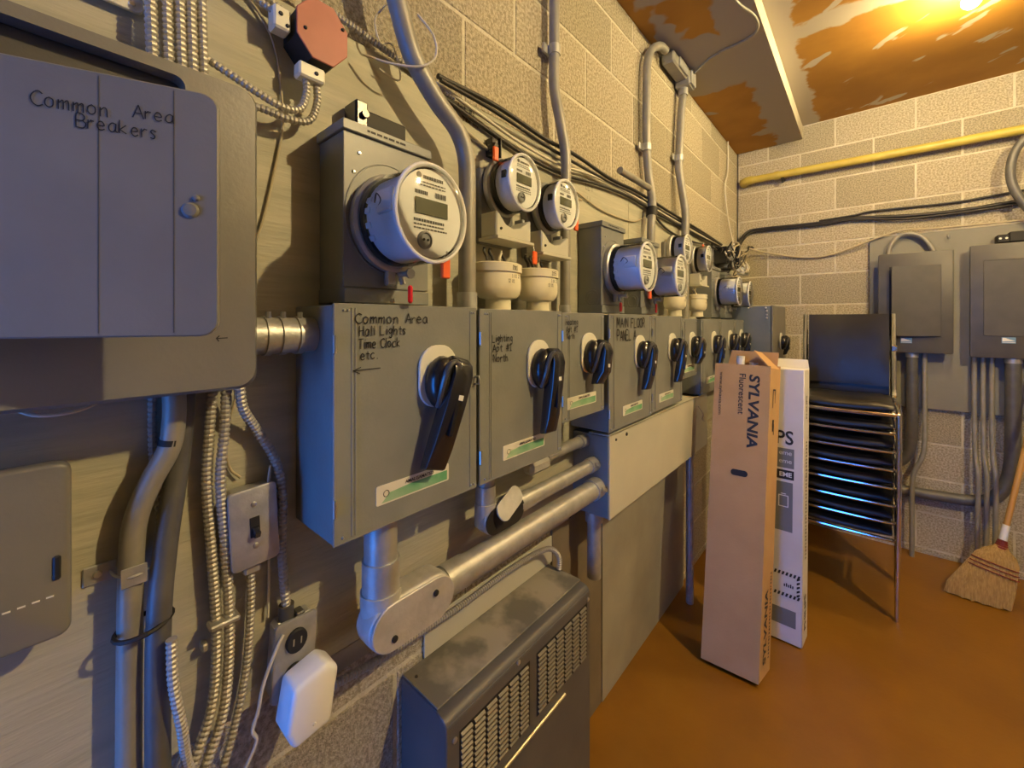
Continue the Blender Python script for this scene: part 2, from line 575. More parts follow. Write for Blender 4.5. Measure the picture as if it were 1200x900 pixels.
solo('floor', MB().box(-0.2, XR + .2, YB - .2, YF + .2, -0.1, 0), 'floor_paint', kind='structure')
solo('ceiling', MB().box(0.43, XR + .2, YB - .2, YF + .004, ZC, ZC + 0.1), 'ceiling_board', kind='structure')
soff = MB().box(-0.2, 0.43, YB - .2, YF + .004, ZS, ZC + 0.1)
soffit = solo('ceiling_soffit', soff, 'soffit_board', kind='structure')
soffit_face = part(soffit, 'face_board', MB().box(0.43, 0.432, YB + .01, YF - .004, ZS, ZC - .001), 'mortar', label='pale vertical face of the soffit')

wl = solo('wall_left', MB().box(-0.2, -0.0035, YB - .2, YF + 0.2, 0.0, ZS), 'mortar', kind='structure')
wf = solo('wall_far', MB().box(-0.005, XR + 0.2, YF + 0.0035, YF + 0.2, 0.0, ZC + .1), 'mortar', kind='structure')
solo('wall_right', MB().box(XR, XR + 0.2, YB - .2, YF + .005, 0, ZC + .1), 'wall_plain', kind='structure')
wb = MB()
wb.box(0.0, 0.05, YB - .2, YB, 0, ZC + .1).box(.75, XR, YB - .2, YB, 0, ZC + .1).box(0.05, .75, YB - .2, YB, 2.2, ZC + .1)
solo('wall_back', wb, 'wall_plain', kind='structure')
tr = MB().box(0.01, 0.05, YB, YB + .02, 0, 2.25).box(.75, .80, YB, YB + .02, 0, 2.25).box(0.05, .75, YB, YB + .02, 2.2, 2.25)
solo('trim_1', tr, 'grey_box', kind='structure')

# concrete blocks, one object each
ZM = 2.267      # a bed joint that runs right round the room
BLOCK = {}


def block(parent, axis, a0, a1, z0, z1, m):
    g = 0.0055
    a0 += g
    a1 -= g
    z0 += g
    z1 -= g
    if a1 - a0 < .02 or z1 - z0 < .02:
        return
    key = (axis, round(a1 - a0, 4), round(z1 - z0, 4), m)
    if key not in BLOCK:
        w, h = (a1 - a0) / 2, (z1 - z0) / 2
        mb = MB()
        if axis == 'x':
            mb.box(-0.012, 0.0, -w, w, -h, h, 0.0018)
        else:
            mb.box(-w, w, 0.0, 0.012, -h, h, 0.0018)
        me = mb.mesh('block')
        me.materials.append(MATS[m])
        BLOCK[key] = me
    o = bpy.data.objects.new('block', BLOCK[key])
    COL.objects.link(o)
    o.parent = parent
    d = random.uniform(-0.0016, -0.0004)
    o.location = (d, (a0 + a1) / 2, (z0 + z1) / 2) if axis == 'x' else ((a0 + a1) / 2, YF - d, (z0 + z1) / 2)


def block_wall(parent, axis, a_min, a_max, z_top, origin, skip):
    r = -11
    while True:
        z0, z1 = ZM + r * RH, ZM + (r + 1) * RH
        if z0 >= z_top - .01:
            break
        z0, z1 = max(z0, 0.0), min(z1, z_top)
        if z1 > 0.02:
            off = origin + (BL / 2 if r % 2 == 0 else 0)
            k = math.floor((a_min - off) / BL)
            while off + k * BL < a_max:
                a0, a1 = max(off + k * BL, a_min), min(off + (k + 1) * BL, a_max)
                if not skip(a0, a1, z0, z1):
                    block(parent, axis, a0, a1, z0, z1, 'block' if random.random() < .7 else 'block_b')
                k += 1
        r += 1


block_wall(wl, 'x', -0.25, YF, ZS, 0.718, lambda a0, a1, z0, z1: (z0 > 0.86 and z1 < 2.03 and a1 < 3.5))
block_wall(wf, 'y', 0.0, 1.95, ZC, 0.417, lambda a0, a1, z0, z1: (z0 > .95 and z1 < 2.03 and a0 > .86))
seam = MB().tube(smooth_path([(0.006, YF - .006, 2.82), (0.007, YF - .005, 2.5), (0.005, YF - .007, 2.3), (0.006, YF - .006, 2.05)], 3), 0.0035, 6)
part(wf, 'corner_crack', seam, 'cable_black')

# painted plywood boards behind the equipment
PX = 0.02
solo('plywood_backboard', MB().box(0.0005, PX, -0.9, 1.64, 0.845, 2.035, 0.0015), 'paint_ply',
     'grey painted plywood board behind the near meters and the hanging breaker panel', 'backboard', loc=(0.01, 0.37, 0.845))
solo('plywood_backboard', MB().box(0.0005, PX, 1.643, 3.45, 0.845, 2.035, 0.0015), 'paint_ply',
     'grey painted plywood board behind the far meters near the room corner', 'backboard', loc=(0.01, 2.55, 0.845))
solo('wall_panel', MB().box(0.0005, 0.012, 1.43, 2.36, 0.0, 0.84, 0.001), 'paint_sheet',
     'smooth grey sheet on the wall below the wireway, reaching the floor', 'wall panel', loc=(0.006, 1.9, 0.0))
solo('wall_panel', MB().box(0.0005, 0.008, 1.10, 1.428, 0.0, 0.795, 0.001), 'grey_brown',
     'narrow dull brown sheet on the wall between the heater and the smooth grey sheet', 'wall panel', loc=(0.004, 1.26, 0.0))
solo('far_backboard', MB().box(0.803, 1.95, 3.655, 3.6795, 0.928, 2.036, 0.0015), 'paint_far',
     'grey painted board behind the two breaker panels on the far block wall', 'backboard', loc=(1.35, 3.667, 0.928))

# marker notes on the plywood
notes = thing('wall_note', 'black marker notes scribbled on the plywood above the paired round meters', 'writing', (PX + .0008, 0.7, 1.98))
mb = MB()
scribble(mb, 'Apt #1', onx(PX + .0008, 0.675, 2.005), 0.017, pen=.0011)
scribble(mb, '(North)', onx(PX + .0008, 0.692, 1.983), 0.015, pen=.0010)
part(notes, 'lettering', mb, 'ink')
notes = thing('wall_note', 'faint marker strokes on the plywood beside the tall conduit near the tall meter box', 'writing', (PX + .0008, 1.6, 2.0))
mb = MB()
scribble(mb, 'LL I', onx(PX + .0008, 1.29, 1.955), 0.022, pen=.0011)
scribble(mb, 'LI', onx(PX + .0008, 1.30, 1.91), 0.022, pen=.0011)
part(notes, 'lettering', mb, 'ink_grey')

# ================================================================== LAMPS


def bulb_lamp(loc, m, label):
    x, y = loc
    t = thing('bulb_lamp', label, 'lamp', (x, y, ZC))
    part(t, 'lamp_holder', MB().lathe([(0.055, 0), (0.052, -.012), (0.030, -.02), (0.022, -.038), (0.02, -.04)], (x, y, ZC), 'z', 24), 'porcelain')
    part(t, 'bulb', MB().lathe([(0.014, -.04), (0.016, -.05), (0.027, -.066), (0.031, -.08), (0.028, -.095), (0.017, -.107), (0.004, -.111)], (x, y, ZC), 'z', 20), m)


bulb_lamp((1.122, 2.58), 'bulb_far', 'bare glowing bulb in a ceiling holder near the far block wall')
bulb_lamp((2.05, 1.30), 'bulb_near', 'bare glowing bulb in a ceiling holder well away from the far wall')

# ================================================================== DISCONNECT SWITCHES


def screw(mb, x, y, z, r=0.004):
    mb.lathe([(r, 0), (r, .0015), (r * .7, .003)], (x, y, z), 'x', 10)


def switch_handle(t, xf, y, z, tilt=0.0, length=0.155, wide=0.026, out=1.0):
    """escutcheon, domed hub with a raised loop, and a long lever that hangs down"""
    e = MB().prism(rrect(y - .050, y + .040, z - .055, z + .062, .040, 6), 'x', xf, xf + .006)
    part(t, 'handle_plate', e, 'plate_cream', bevel=.0015)
    hb = MB().lathe([(.033, .006), (.036, .014), (.034, .028), (.026, .038), (.012, .043), (.002, .044)], (xf, y - .006, z - .008), 'x', 22, 1.0, 1.4)
    hub = part(t, 'handle_hub', hb, 'black_plastic')
    lp = smooth_path([(xf + .026, y - .024, z - .050), (xf + .040, y - .026, z - .014), (xf + .046, y - .018, z + .020), (xf + .046, y - .002, z + .032), (xf + .046, y + .010, z + .020), (xf + .044, y + .006, z - .016), (xf + .034, y - .006, z - .046)], 5)
    part(hub, 'hub_loop', MB().tube(lp, .0055, 8), 'handle_grey')
    pts = [(.012, .036), (.036, .044), (.054, .032), (.062, .010), (.058, -.05), (.048, -length * .75), (.038, -length), (.016, -length - .004), (.020, -length * .7), (.026, -.05), (.02, -.01)]
    R = Matrix.Translation((xf, y, z)) @ Matrix.Rotation(tilt, 4, 'X') @ Matrix.Diagonal((out * .88, 1, 1, 1))
    lv = MB().prism(pts, 'y', -wide * .35, wide * 1.45, R)
    lever = part(t, 'handle_lever', lv, 'black_plastic', bevel=.004, seg=2)
    ln = MB().box(.053, .0595, wide * .4, wide * .75, -length * .62, .0, 0.001, R)
    part(lever, 'grip_rib', ln, 'black_plastic')
    mk = MB().box(.056, .0600, wide * .5, wide * .95, -.036, -.026, .0005, R)
    part(lever, 'mark', mk, 'plate_cream')


def nameplate(t, xf, y, z, w=0.157, h=0.033):
    p = part(t, 'nameplate', MB().prism(rrect(y - w / 2, y + w / 2, z - h / 2, z + h / 2, .003, 2), 'x', xf, xf + .0012), 'plate_cream')
    x = xf + .0016
    g = MB().add([(x, y - w * .44, z - h * .42), (x, y + w * .47, z - h * .42), (x, y + w * .47, z + h * .12), (x, y - w * .05, z + h * .12), (x, y - w * .34, z + h * .02)], [(0, 1, 2, 3, 4)])
    part(p, 'green_band', g, 'plate_green')
    tx = MB()
    printed(tx, 'AMALGAMATED', onx(x + .0003, y - w * .14, z + h * .2), h * .25, bold=.0002, sx=1.05)
    c = (x, y - w * .38, z + h * .02)
    n = 14
    for k in range(n):
        a, b2 = 2 * math.pi * k / n, 2 * math.pi * (k + 1) / n
        tx.quad((x, c[1] + .006 * math.cos(a), c[2] + .006 * math.sin(a)), (x, c[1] + .006 * math.cos(b2), c[2] + .006 * math.sin(b2)),
                (x, c[1] + .0048 * math.cos(b2), c[2] + .0048 * math.sin(b2)), (x, c[1] + .0048 * math.cos(a), c[2] + .0048 * math.sin(a)))
    part(p, 'lettering', tx, 'ink')


def disconnect(y0, y1, z0, z1, xf, label, handle, plate=None, notes_=(), tilt=0.0, length=.155, m='grey_box', out=1.0):
    t = thing('disconnect_switch', label, 'switch box', (PX, (y0 + y1) / 2, z0), 'disconnect switches on the plywood')
    part(t, 'body', MB().box(PX + .0005, xf - .004, y0, y1, z0, z1, .002), m)
    d = part(t, 'door', MB().box(xf - .004, xf, y0 - .001, y1 + .001, z0 - .001, z1 + .003, .0015), m)
    cr = MB()
    for yy in (y0 + .028, y0 + .034, y1 - .02):
        cr.box(xf, xf + .0012, yy, yy + .003, z0 + .006, z1 - .004, .0005)
    part(d, 'pressed_rib', cr, m)
    for zz in (z1 - .075, z0 + .045):
        part(t, 'hinge', MB().tube([(xf + .001, y0 + .001, zz), (xf + .001, y0 + .001, zz + .028)], .0028, 8), 'steel_screw')
    for yy, zz in ((y0 + .016, z1 - .008), (y0 + .023, z1 - .008), (y1 - .014, z1 - .008), (y1 - .009, z1 - .008), (y1 - .016, z0 + .010), (y1 - .009, z0 + .010), (y0 + .014, z0 + .01)):
        sm = MB()
        screw(sm, xf, yy, zz, .0022)
        part(t, 'rivet', sm, 'steel_screw')
    if handle:
        switch_handle(t, xf, handle[0], handle[1], tilt, length, out=out)
        lt = MB().tube(smooth_path([(xf - .001, y1 - .006, handle[1] - .01), (xf + .010, y1 - .004, handle[1] - .008), (xf + .012, y1 - .004, handle[1] - .022), (xf, y1 - .006, handle[1] - .024)], 4), .0022, 7)
        part(t, 'latch', lt, 'galv')
    if plate:
        nameplate(t, xf, plate[0], plate[1])
    if notes_:
        w = MB()
        for s, yy, zz, h, wd_ in notes_:
            scribble(w, s, onx(xf + .0018, yy, zz), h, width=wd_)
        part(t, 'lettering', w, 'ink')
    return t


XF = 0.165
disconnect(.297, .602, 1.130, 1.505, XF, 'grey disconnect switch with handwritten Common Area, Hall Lights and Time Clock on its door', (.503, 1.372), (.447, 1.185),
           [('Common Area', .331, 1.476, .0165, .146), ('Hall Lights', .338, 1.456, .0155, .092), ('Time Clock', .337, 1.435, .0155, .080), ('etc.', .340, 1.417, .0145, .034), ('<', .328, 1.393, .014, .056)], tilt=-.30, length=.165)
disconnect(.612, .921, 1.130, 1.503, XF, 'grey disconnect switch with handwritten Lighting Apt #1 North on its door', (.820, 1.370), (.763, 1.180),
           [('Lighting', .649, 1.433, .0165, .070), ('Apt #1', .650, 1.411, .0165, .066), ('North', .652, 1.389, .0165, .052)], tilt=-.05, length=.165)
disconnect(.924, 1.156, 1.203, 1.500, XF, 'short grey disconnect switch with handwritten Heating Apt #1 on its door', (1.065, 1.383), (1.026, 1.251),
           [('Heating', .938, 1.469, .0165, .066), ('Apt #1', .940, 1.448, .0165, .060), ('North', .943, 1.430, .0155, .044)], tilt=-.1, length=.085, out=1.1)
disconnect(1.190, 1.531, 1.122, 1.500, XF, 'grey disconnect switch marked MAIN FLOOR PANEL A in thick capitals', (1.425, 1.366), (1.365, 1.175),
           [('MAIN FLOOR', 1.240, 1.457, .032, .228), ('PANEL A', 1.242, 1.414, .034, .150)], tilt=-.12, length=.13)
disconnect(1.535, 1.874, 1.126, 1.497, XF, 'grey disconnect switch without writing, beside the one marked MAIN FLOOR', (1.750, 1.366), (1.685, 1.172), tilt=-.12, length=.14)
disconnect(1.878, 2.082, 1.220, 1.487, XF, 'short grey disconnect switch catching a bright lamp reflection, third beyond the MAIN FLOOR switch', (2.012, 1.366), (1.965, 1.262), tilt=-.1, length=.085)
disconnect(2.150, 2.488, 1.110, 1.487, XF, 'grey disconnect switch standing over the far end of the wireway', (2.375, 1.362), (2.32, 1.172), tilt=-.12, length=.13)
disconnect(2.492, 2.830, 1.126, 1.485, XF, 'grey disconnect switch behind the cardboard tube box, second from the dark box in the corner', (2.722, 1.362), (2.66, 1.172), tilt=-.12, length=.12)
disconnect(2.834, 3.085, 1.126, 1.483, XF, 'grey disconnect switch right beside the dark box in the room corner', (3.01, 1.362), None, tilt=-.12, length=.12)

# dark slate switch box in the corner
t = thing('corner_switch_box', 'dark slate switch box standing out deepest of all at the room corner', 'switch box', (PX, 3.37, 1.12))
part(t, 'body', MB().box(PX + .0005, .322, 3.10, 3.64, 1.12, 1.578, .004), 'grey_slate')
part(t, 'door', MB().box(.322, .330, 3.095, 3.645, 1.118, 1.582, .002), 'grey_panel')
for xx, zz in ((.296, 1.545), (.296, 1.52), (.296, 1.50), (.09, 1.566), (.19, 1.566), (.29, 1.566)):
    part(t, 'screw', MB().lathe([(.006, 0), (.005, -.005), (.002, -.007)], (xx, 3.10, zz), 'y', 10), 'steel_screw')
switch_handle(t, .330, 3.42, 1.335, 0, .09)

# ================================================================== METERS
SZ = 1.12


def text_rows(mb, x, y0, y1, z, h, n):
    yy = y0
    while yy < y1:
        w = random.uniform(.003, .008) * n
        if yy + w > y1:
            break
        mb.quad((x, yy, z), (x, yy + w * .8, z), (x, yy + w * .8, z + h), (x, yy, z + h))
        yy += w


def meter(y, z, x0, R, depth, label, big=True, seals=(), tint='meter_white', dial='dial_white'):
    t = thing('electricity_meter', label, 'electricity meter', (x0, y, z), 'electricity meters on the left wall')
    L = lambda pr, m, nm, n=36: part(t, nm, MB().lathe(pr, (x0, y, z), 'x', n, 1, SZ), m)
    L([(R * 1.03, .000), (R * 1.05, .004), (R * 1.05, .016), (R * .98, .020)], 'galv', 'socket_ring')
    L([(R * .93, .010), (R * .93, .034)], 'black_matte', 'base')
    b0, b1 = .034, depth - .018
    body = L([(R * .86, b0), (R * .88, b0 + .004), (R * .88, b1), (R * .84, b1 + .006)], tint, 'body')
    if big:
        nb = MB()
        for a in (-2.6, -2.9, 3.05, 2.8):
            ca, sa = math.cos(a), math.sin(a)
            M = Matrix.Translation((x0 + b0 - .006, y + R * .87 * ca, z + R * .87 * sa * SZ)) @ Matrix.Rotation(a, 4, 'X')
            nb.box(-.006, .02, -.004, .003, -.005, .005, .001, M)
        part(body, 'lug', nb, tint)
        ck = MB()
        M = Matrix.Translation((x0 + b1 - .018, y - R * .89, z + .012))
        ck.box(-.022, .020, -.004, .004, -.018, .020, .002, M)
        part(body, 'catch', ck, 'white_plastic')
        cw = smooth_path([(x0 + b1 - .052, y - R * .885, z + .016), (x0 + b1 - .040, y - R * .93, z + .028), (x0 + b1 - .026, y - R * .94, z + .014), (x0 + b1 - .040, y - R * .92, z + .004)], 4)
        part(body, 'wire_clip', MB().tube(cw, .0013, 6), 'ink')
    else:
        sq = MB()
        M = Matrix.Translation((x0 + (b0 + b1) / 2 + .012, y - R * .86, z + .012))
        sq.box(-.007, .007, -.004, .0015, -.009, .009, .0005, M)
        part(body, 'window', sq, 'black_matte')
    # dial
    xd = x0 + depth - .008
    dl = part(t, 'dial', MB().lathe([(R * .86, -.003), (R * .86, .0)], (xd, y, z), 'x', 36, 1, SZ), dial)
    k = R / .074
    xs = xd + .0006

    def Q(mb, ya, yb, za, zb, x=xs):
        mb.quad((x, y + ya * k, z + za * k), (x, y + yb * k, z + za * k), (x, y + yb * k, z + zb * k), (x, y + ya * k, z + zb * k))
    bz = MB().box(xd, xd + .0025, y - .032 * k, y + .034 * k, z - .004 * k, z + .022 * k, .0008)
    lcd = part(dl, 'display', bz, 'lcd')
    dig = MB()
    for c in range(6):
        yy = -.026 + c * .009
        Q(dig, yy, yy + .0055, .002, .003, xd + .0028)
        Q(dig, yy, yy + .0055, .013, .014, xd + .0028)
        Q(dig, yy + .0045, yy + .0055, .002, .014, xd + .0028)
    tx = MB()
    text_rows(tx, xs, y - .016 * k, y + .026 * k, z + .054 * k, .0055 * k, .6)
    text_rows(tx, xs, y - .032 * k, y - .006 * k, z + .028 * k, .006 * k, .5)
    text_rows(tx, xs, y - .034 * k, y + .030 * k, z - .016 * k, .0045 * k, .7)
    for zz in (.047, .042):
        text_rows(tx, xs, y - .03 * k, y + .034 * k, z + zz * k, .0022 * k, 1)
    for zz in (-.022, -.028):
        text_rows(tx, xs, y - .034 * k, y + .034 * k, z + zz * k, .0026 * k, 1)
    for i in range(10):
        Q(tx, .008 + i * .0024, .0092 + i * .0024 + (i % 3) * .0004, .027, .036)
    c0 = (-.024 * k, .058 * k)
    tx.lathe([(.005 * k, 0), (.005 * k, .0003)], (xs, y + c0[0], z + c0[1]), 'x', 12)
    part(dl, 'lettering', tx, 'ink_grey')
    pt = part(dl, 'optical_port', MB().lathe([(.013 * k, 0), (.013 * k, .006), (.010 * k, .008), (.009 * k, .005)], (xd, y - .014 * k, z - .045 * k), 'x', 20, 1, SZ), 'dial_grey')
    pd = MB()
    for dy in (-.004, .004):
        pd.lathe([(.0022, 0), (.0022, .0012)], (xd + .0052, y + (-.014 + dy) * k, z - .045 * k), 'x', 8)
    part(pt, 'port_hole', pd, 'black_matte')
    # clear cover with a thick front rim
    part(t, 'cover', MB().shell([(R * .98, .022), (R * .99, .026), (R * .96, depth * .6), (R * .95, depth - .006), (R * .92, depth), (R * .80, depth + .003), (R * .40, depth + .0055), (.001, depth + .006)], (x0, y, z), 'x', 36, SZ), 'clear')
    rp = [(x0 + depth - .004, y + R * .94 * math.cos(a), z + R * .94 * SZ * math.sin(a)) for a in [2 * math.pi * i / 40 for i in range(41)]]
    part(t, 'cover_rim', MB().tube(rp, .0042, 8, caps=False), 'white_plastic')
    for (dx, dy, dz, m, hh) in seals:
        sx_, sy_, sz_ = x0 + dx, y + dy, z + dz
        lp = smooth_path([(sx_, sy_ - .004, sz_ + .012), (sx_ + .004, sy_, sz_ + .024), (sx_, sy_ + .005, sz_ + .012)], 4)
        s = part(t, 'seal_tag', MB().box(sx_ - .004, sx_ + .004, sy_ - .009, sy_ + .009, sz_ - hh, sz_ + .012, .002), m)
        part(s, 'seal_wire', MB().tube(lp, .0014, 6), 'galv')
    return t


def clamp(t, x0, y, z):
    """ring clamp and latch under a socket meter"""
    c = MB().box(x0 + .003, x0 + .014, y - .022, y - .002, z - .034, z - .004, .003)
    c.tube([(x0 + .010, y + .006, z - .003), (x0 + .014, y + .012, z - .030)], .005, 8)
    c.tube([(x0 + .016, y + .006, z - .012), (x0 + .038, y + .010, z - .012)], .005, 8)
    c.tube([(x0 + .036, y + .010, z - .012), (x0 + .042, y + .010, z - .012)], .009, 10)
    part(t, 'ring_clamp', c, 'galv')


def meter_box(y0, y1, z0, z1, xf, label, ko=False, m='grey_box'):
    t = thing('meter_socket_box', label, 'meter box', (PX, (y0 + y1) / 2, z0), 'meter socket boxes')
    part(t, 'body', MB().box(PX + .0005, xf - .003, y0 + .002, y1 - .002, z0, z1 - .016, .002), m)
    part(t, 'cover', MB().box(xf - .003, xf, y0, y1, z0 + .028, z1 - .018, .001), m)
    cap = part(t, 'top_cap', MB().box(PX + .0005, xf + .006, y0 - .004, y1 + .004, z1 - .018, z1, .0015), m)
    tx = MB()
    text_rows(tx, xf + .0066, y0 + .04, y1 - .05, z1 - .011, .004, 2)
    part(cap, 'lettering', tx, 'ink')
    part(t, 'bottom_lip', MB().box(PX + .001, xf + .003, y0, y1, z0, z0 + .026, .0015), m)
    em = MB()
    n = 24
    yc, zc = (y0 + y1) / 2, (z0 + z1) / 2
    rp = [(xf + .0005, yc + .086 * math.cos(a), zc + .100 * math.sin(a)) for a in [2 * math.pi * i / 40 for i in range(41)]]
    em.tube(rp, .0015, 6, caps=False)
    part(t, 'embossed_ring', em, m)
    for yy, zz in ((y0 + .028, z1 - .05), (y0 + .018, z1 - .085)):
        sm = MB()
        screw(sm, xf, yy, zz, .003)
        part(t, 'rivet', sm, 'steel_screw')
    if ko:
        k = MB()
        xc, zc2 = PX + .055, z0 + .05
        for r in (.026, .018):
            k.tube([(xc + r * math.cos(a), y0 + .0015, zc2 + r * SZ * math.sin(a)) for a in [2 * math.pi * i / 24 for i in range(25)]], .0013, 6, caps=False)
        part(t, 'knockout', k, m)
    return t


meter_box(.337, .514, 1.511, 1.823, .116, 'grey meter box with a black block behind its top, above the Common Area switch')
b = meter(.424, 1.657, .1168, .075, .132, 'large round meter with an orange tag, on the grey box above the Common Area switch',
          True, [(.120, .034, -.082, 'orange_seal', .022)])
clamp(b, .118, .432, 1.578)
tg = MB().box(.150, .157, .440, .450, 1.512, 1.545, .003)
part(b, 'seal_tag', tg, 'red_seal', label='red seal tag')
meter_box(1.236, 1.404, 1.507, 1.818, .112, 'tall grey meter box with round knockouts on its side, next to a thin conduit', True)
b = meter(1.322, 1.660, .1128, .075, .130, 'large round meter on the box above the MAIN FLOOR switch', True, [(.118, .030, -.086, 'orange_seal', .020)])
clamp(b, .114, 1.330, 1.580)
part(b, 'seal_tag', MB().box(.130, .136, 1.330, 1.346, 1.512, 1.545, .003), 'red_seal')
meter_box(1.556, 1.730, 1.507, 1.810, .112, 'grey meter box half hidden behind the meter above the MAIN FLOOR switch', True)
b = meter(1.643, 1.656, .1128, .075, .130, 'large round meter next after the one above the MAIN FLOOR switch', True, [])
clamp(b, .114, 1.650, 1.578)
part(b, 'seal_tag', MB().box(.130, .136, 1.650, 1.666, 1.512, 1.550, .003), 'red_seal')
meter_box(2.56, 2.735, 1.500, 1.800, .105, 'grey meter box next to the tangle of wires near the corner', False)
b = meter(2.648, 1.652, .1058, .075, .130, 'large round meter just below the tangle of wires', True, [])
clamp(b, .107, 2.655, 1.575)
meter_box(2.86, 3.035, 1.500, 1.790, .105, 'grey meter box closest to the dark slate box in the corner', False)
b = meter(2.948, 1.648, .1058, .075, .130, 'large round meter closest to the dark slate box in the corner', True, [])
clamp(b, .107, 2.955, 1.572)

meter(.812, 1.833, .042, .066, .088, 'small round meter hung highest on the plywood, over the first cream cap', False, [(.030, -.052, .078, 'orange_seal', .024)])
meter(1.004, 1.818, .048, .066, .082, 'small round meter beside the thin conduit, over the second cream cap', False, [(.070, .064, -.040, 'orange_seal', .024)])
meter(2.085, 1.832, .042, .066, .086, 'small round meter between the two pipes that climb to the soffit', False, [])
meter(2.440, 1.826, .042, .066, .086, 'small round meter just before the tangle of wires', False, [(.04, .04, .078, 'orange_seal', .018)])

# open mounting bases of the small meters


def meter_base(y, z, label, tag=None):
    t = thing('terminal_housing', label, 'meter base', (PX, y, z - .15), 'open meter bases')
    part(t, 'back_plate', MB().box(PX + .0005, .040, y - .062, y + .066, z - .155, z + .04, .003), 'grey_panel')
    poly = [(y - .066, z - .145), (y + .070, z - .145), (y + .070, z - .085), (y + .052, z - .094), (y + .028, z - .112), (y, z - .118), (y - .028, z - .112), (y - .052, z - .090), (y - .066, z - .082)]
    part(t, 'terminal_cover', MB().prism(poly, 'x', .044, .100), 'trough', bevel=.003)
    part(t, 'bottom_flange', MB().box(.040, .108, y - .070, y + .074, z - .153, z - .145, .001), 'trough')
    lug = MB().box(.040, .070, y + .070, y + .082, z - .150, z - .075, .002)
    lug.tube([(.07, y + .078, z - .10), (.084, y + .078, z - .10)], .006, 8)
    part(t, 'side_lug', lug, 'galv')
    part(t, 'screw', MB().lathe([(.004, 0), (.003, .003)], (.100, y - .05, z - .125), 'x', 8), 'black_matte')
    if tag:
        s = part(t, 'seal_tag', MB().box(.092, .098, tag[0] - .010, tag[0] + .010, tag[1] - .036, tag[1], .004), 'orange_seal')
        part(s, 'seal_wire', MB().tube([(.095, tag[0], tag[1] - .004), (.088, tag[0] - .002, tag[1] + .022)], .0014, 6), 'galv')
    return t


meter_base(.800, 1.835, 'open meter base with an orange tag under the highest small meter', (.893, 1.672))
meter_base(.985, 1.818, 'open meter base under the small meter beside the thin conduit', None)
meter_base(2.070, 1.830, 'open meter base under the small meter between the tall pipes')
meter_base(2.425, 1.824, 'open meter base under the small meter before the wire tangle')


def porcelain_cap(y, label, txt):
    x, zb, zt = .088, 1.503, 1.622
    t = thing('pothead_insulator', label, 'conduit cap', (x, y, zb), 'cream conduit caps')
    part(t, 'neck', MB().lathe([(.036, .0), (.034, .012), (.034, .03), (.040, .042)], (x, y, zb), 'z', 24, .9, 1), 'cream')
    part(t, 'bowl', MB().lathe([(.036, .030), (.054, .034), (.064, .044), (.068, .058), (.068, .074), (.065, .096), (.060, .098)], (x, y, zb), 'z', 28, .72, 1), 'cream')
    part(t, 'lid', MB().lathe([(.066, .095), (.070, .097), (.070, .116), (.066, .119), (.03, .121)], (x, y, zb), 'z', 28, .74, 1), 'cream')
    w = MB()
    scribble(w, txt, onx(x + .0525, y - .004, zb + .101), .010, pen=.0006)
    scribble(w, '1 01 2', onx(x + .0505, y - .004, zb + .082), .008, pen=.0005)
    scribble(w, '12 01', onx(x + .049, y - .016, zb + .070), .008, pen=.0005)
    part(t, 'lettering', w, 'ink')
    for i, (dy, c) in enumerate(((-.034, 'cable_black'), (-.014, 'cable_black'), (.012, 'cable_white'), (.030, 'cable_black'))):
        p = smooth_path([(x - .004, y + dy, zb + .118), (x - .012, y + dy + .006, zb + .135), (x - .02, y + dy + (.02 if c == 'cable_white' else .004), zb + .150), (x - .02, y + dy + (.022 if c == 'cable_white' else .006), zb + .160)], 5)
        part(t, 'wire', MB().tube(p, .0038, 8), c)


porcelain_cap(.752, 'cream porcelain conduit cap under the highest small meter, on the Lighting switch', '201')
porcelain_cap(.915, 'cream porcelain conduit cap next to the thin conduit, between Lighting and Heating switches', '205')
porcelain_cap(2.005, 'cream porcelain conduit cap under the small meter between the tall pipes', '102')
porcelain_cap(2.345, 'cream porcelain conduit cap nearest the tangle of wires', '202')

# black terminal block behind the first meter box and small clip above the highest meter
t = thing('terminal_block', 'black terminal block fixed to the plywood over the first meter box', 'terminal block', (PX, .445, 1.83))
part(t, 'body', MB().box(PX + .0005, .062, .392, .500, 1.832, 1.885, .004), 'black_matte')
part(t, 'end_lug', MB().box(PX + .004, .070, .384, .410, 1.842, 1.895, .004).tube([(.068, .40, 1.868), (.078, .40, 1.868)], .007, 10), 'black_plastic')
t = thing('mounting_clip', 'small black and grey clip on the plywood above the highest small meter', 'clip', (PX, .80, 1.925))
part(t, 'clip_body', MB().box(PX + .0005, .045, .775, .800, 1.915, 1.962, .002).box(PX + .0005, .05, .803, .808, 1.905, 1.968, .001), 'black_plastic')
part(t, 'clip_knob', MB().lathe([(.010, 0), (.010, .02), (.006, .024)], (.045, .768, 1.930), 'x', 12), 'black_plastic')

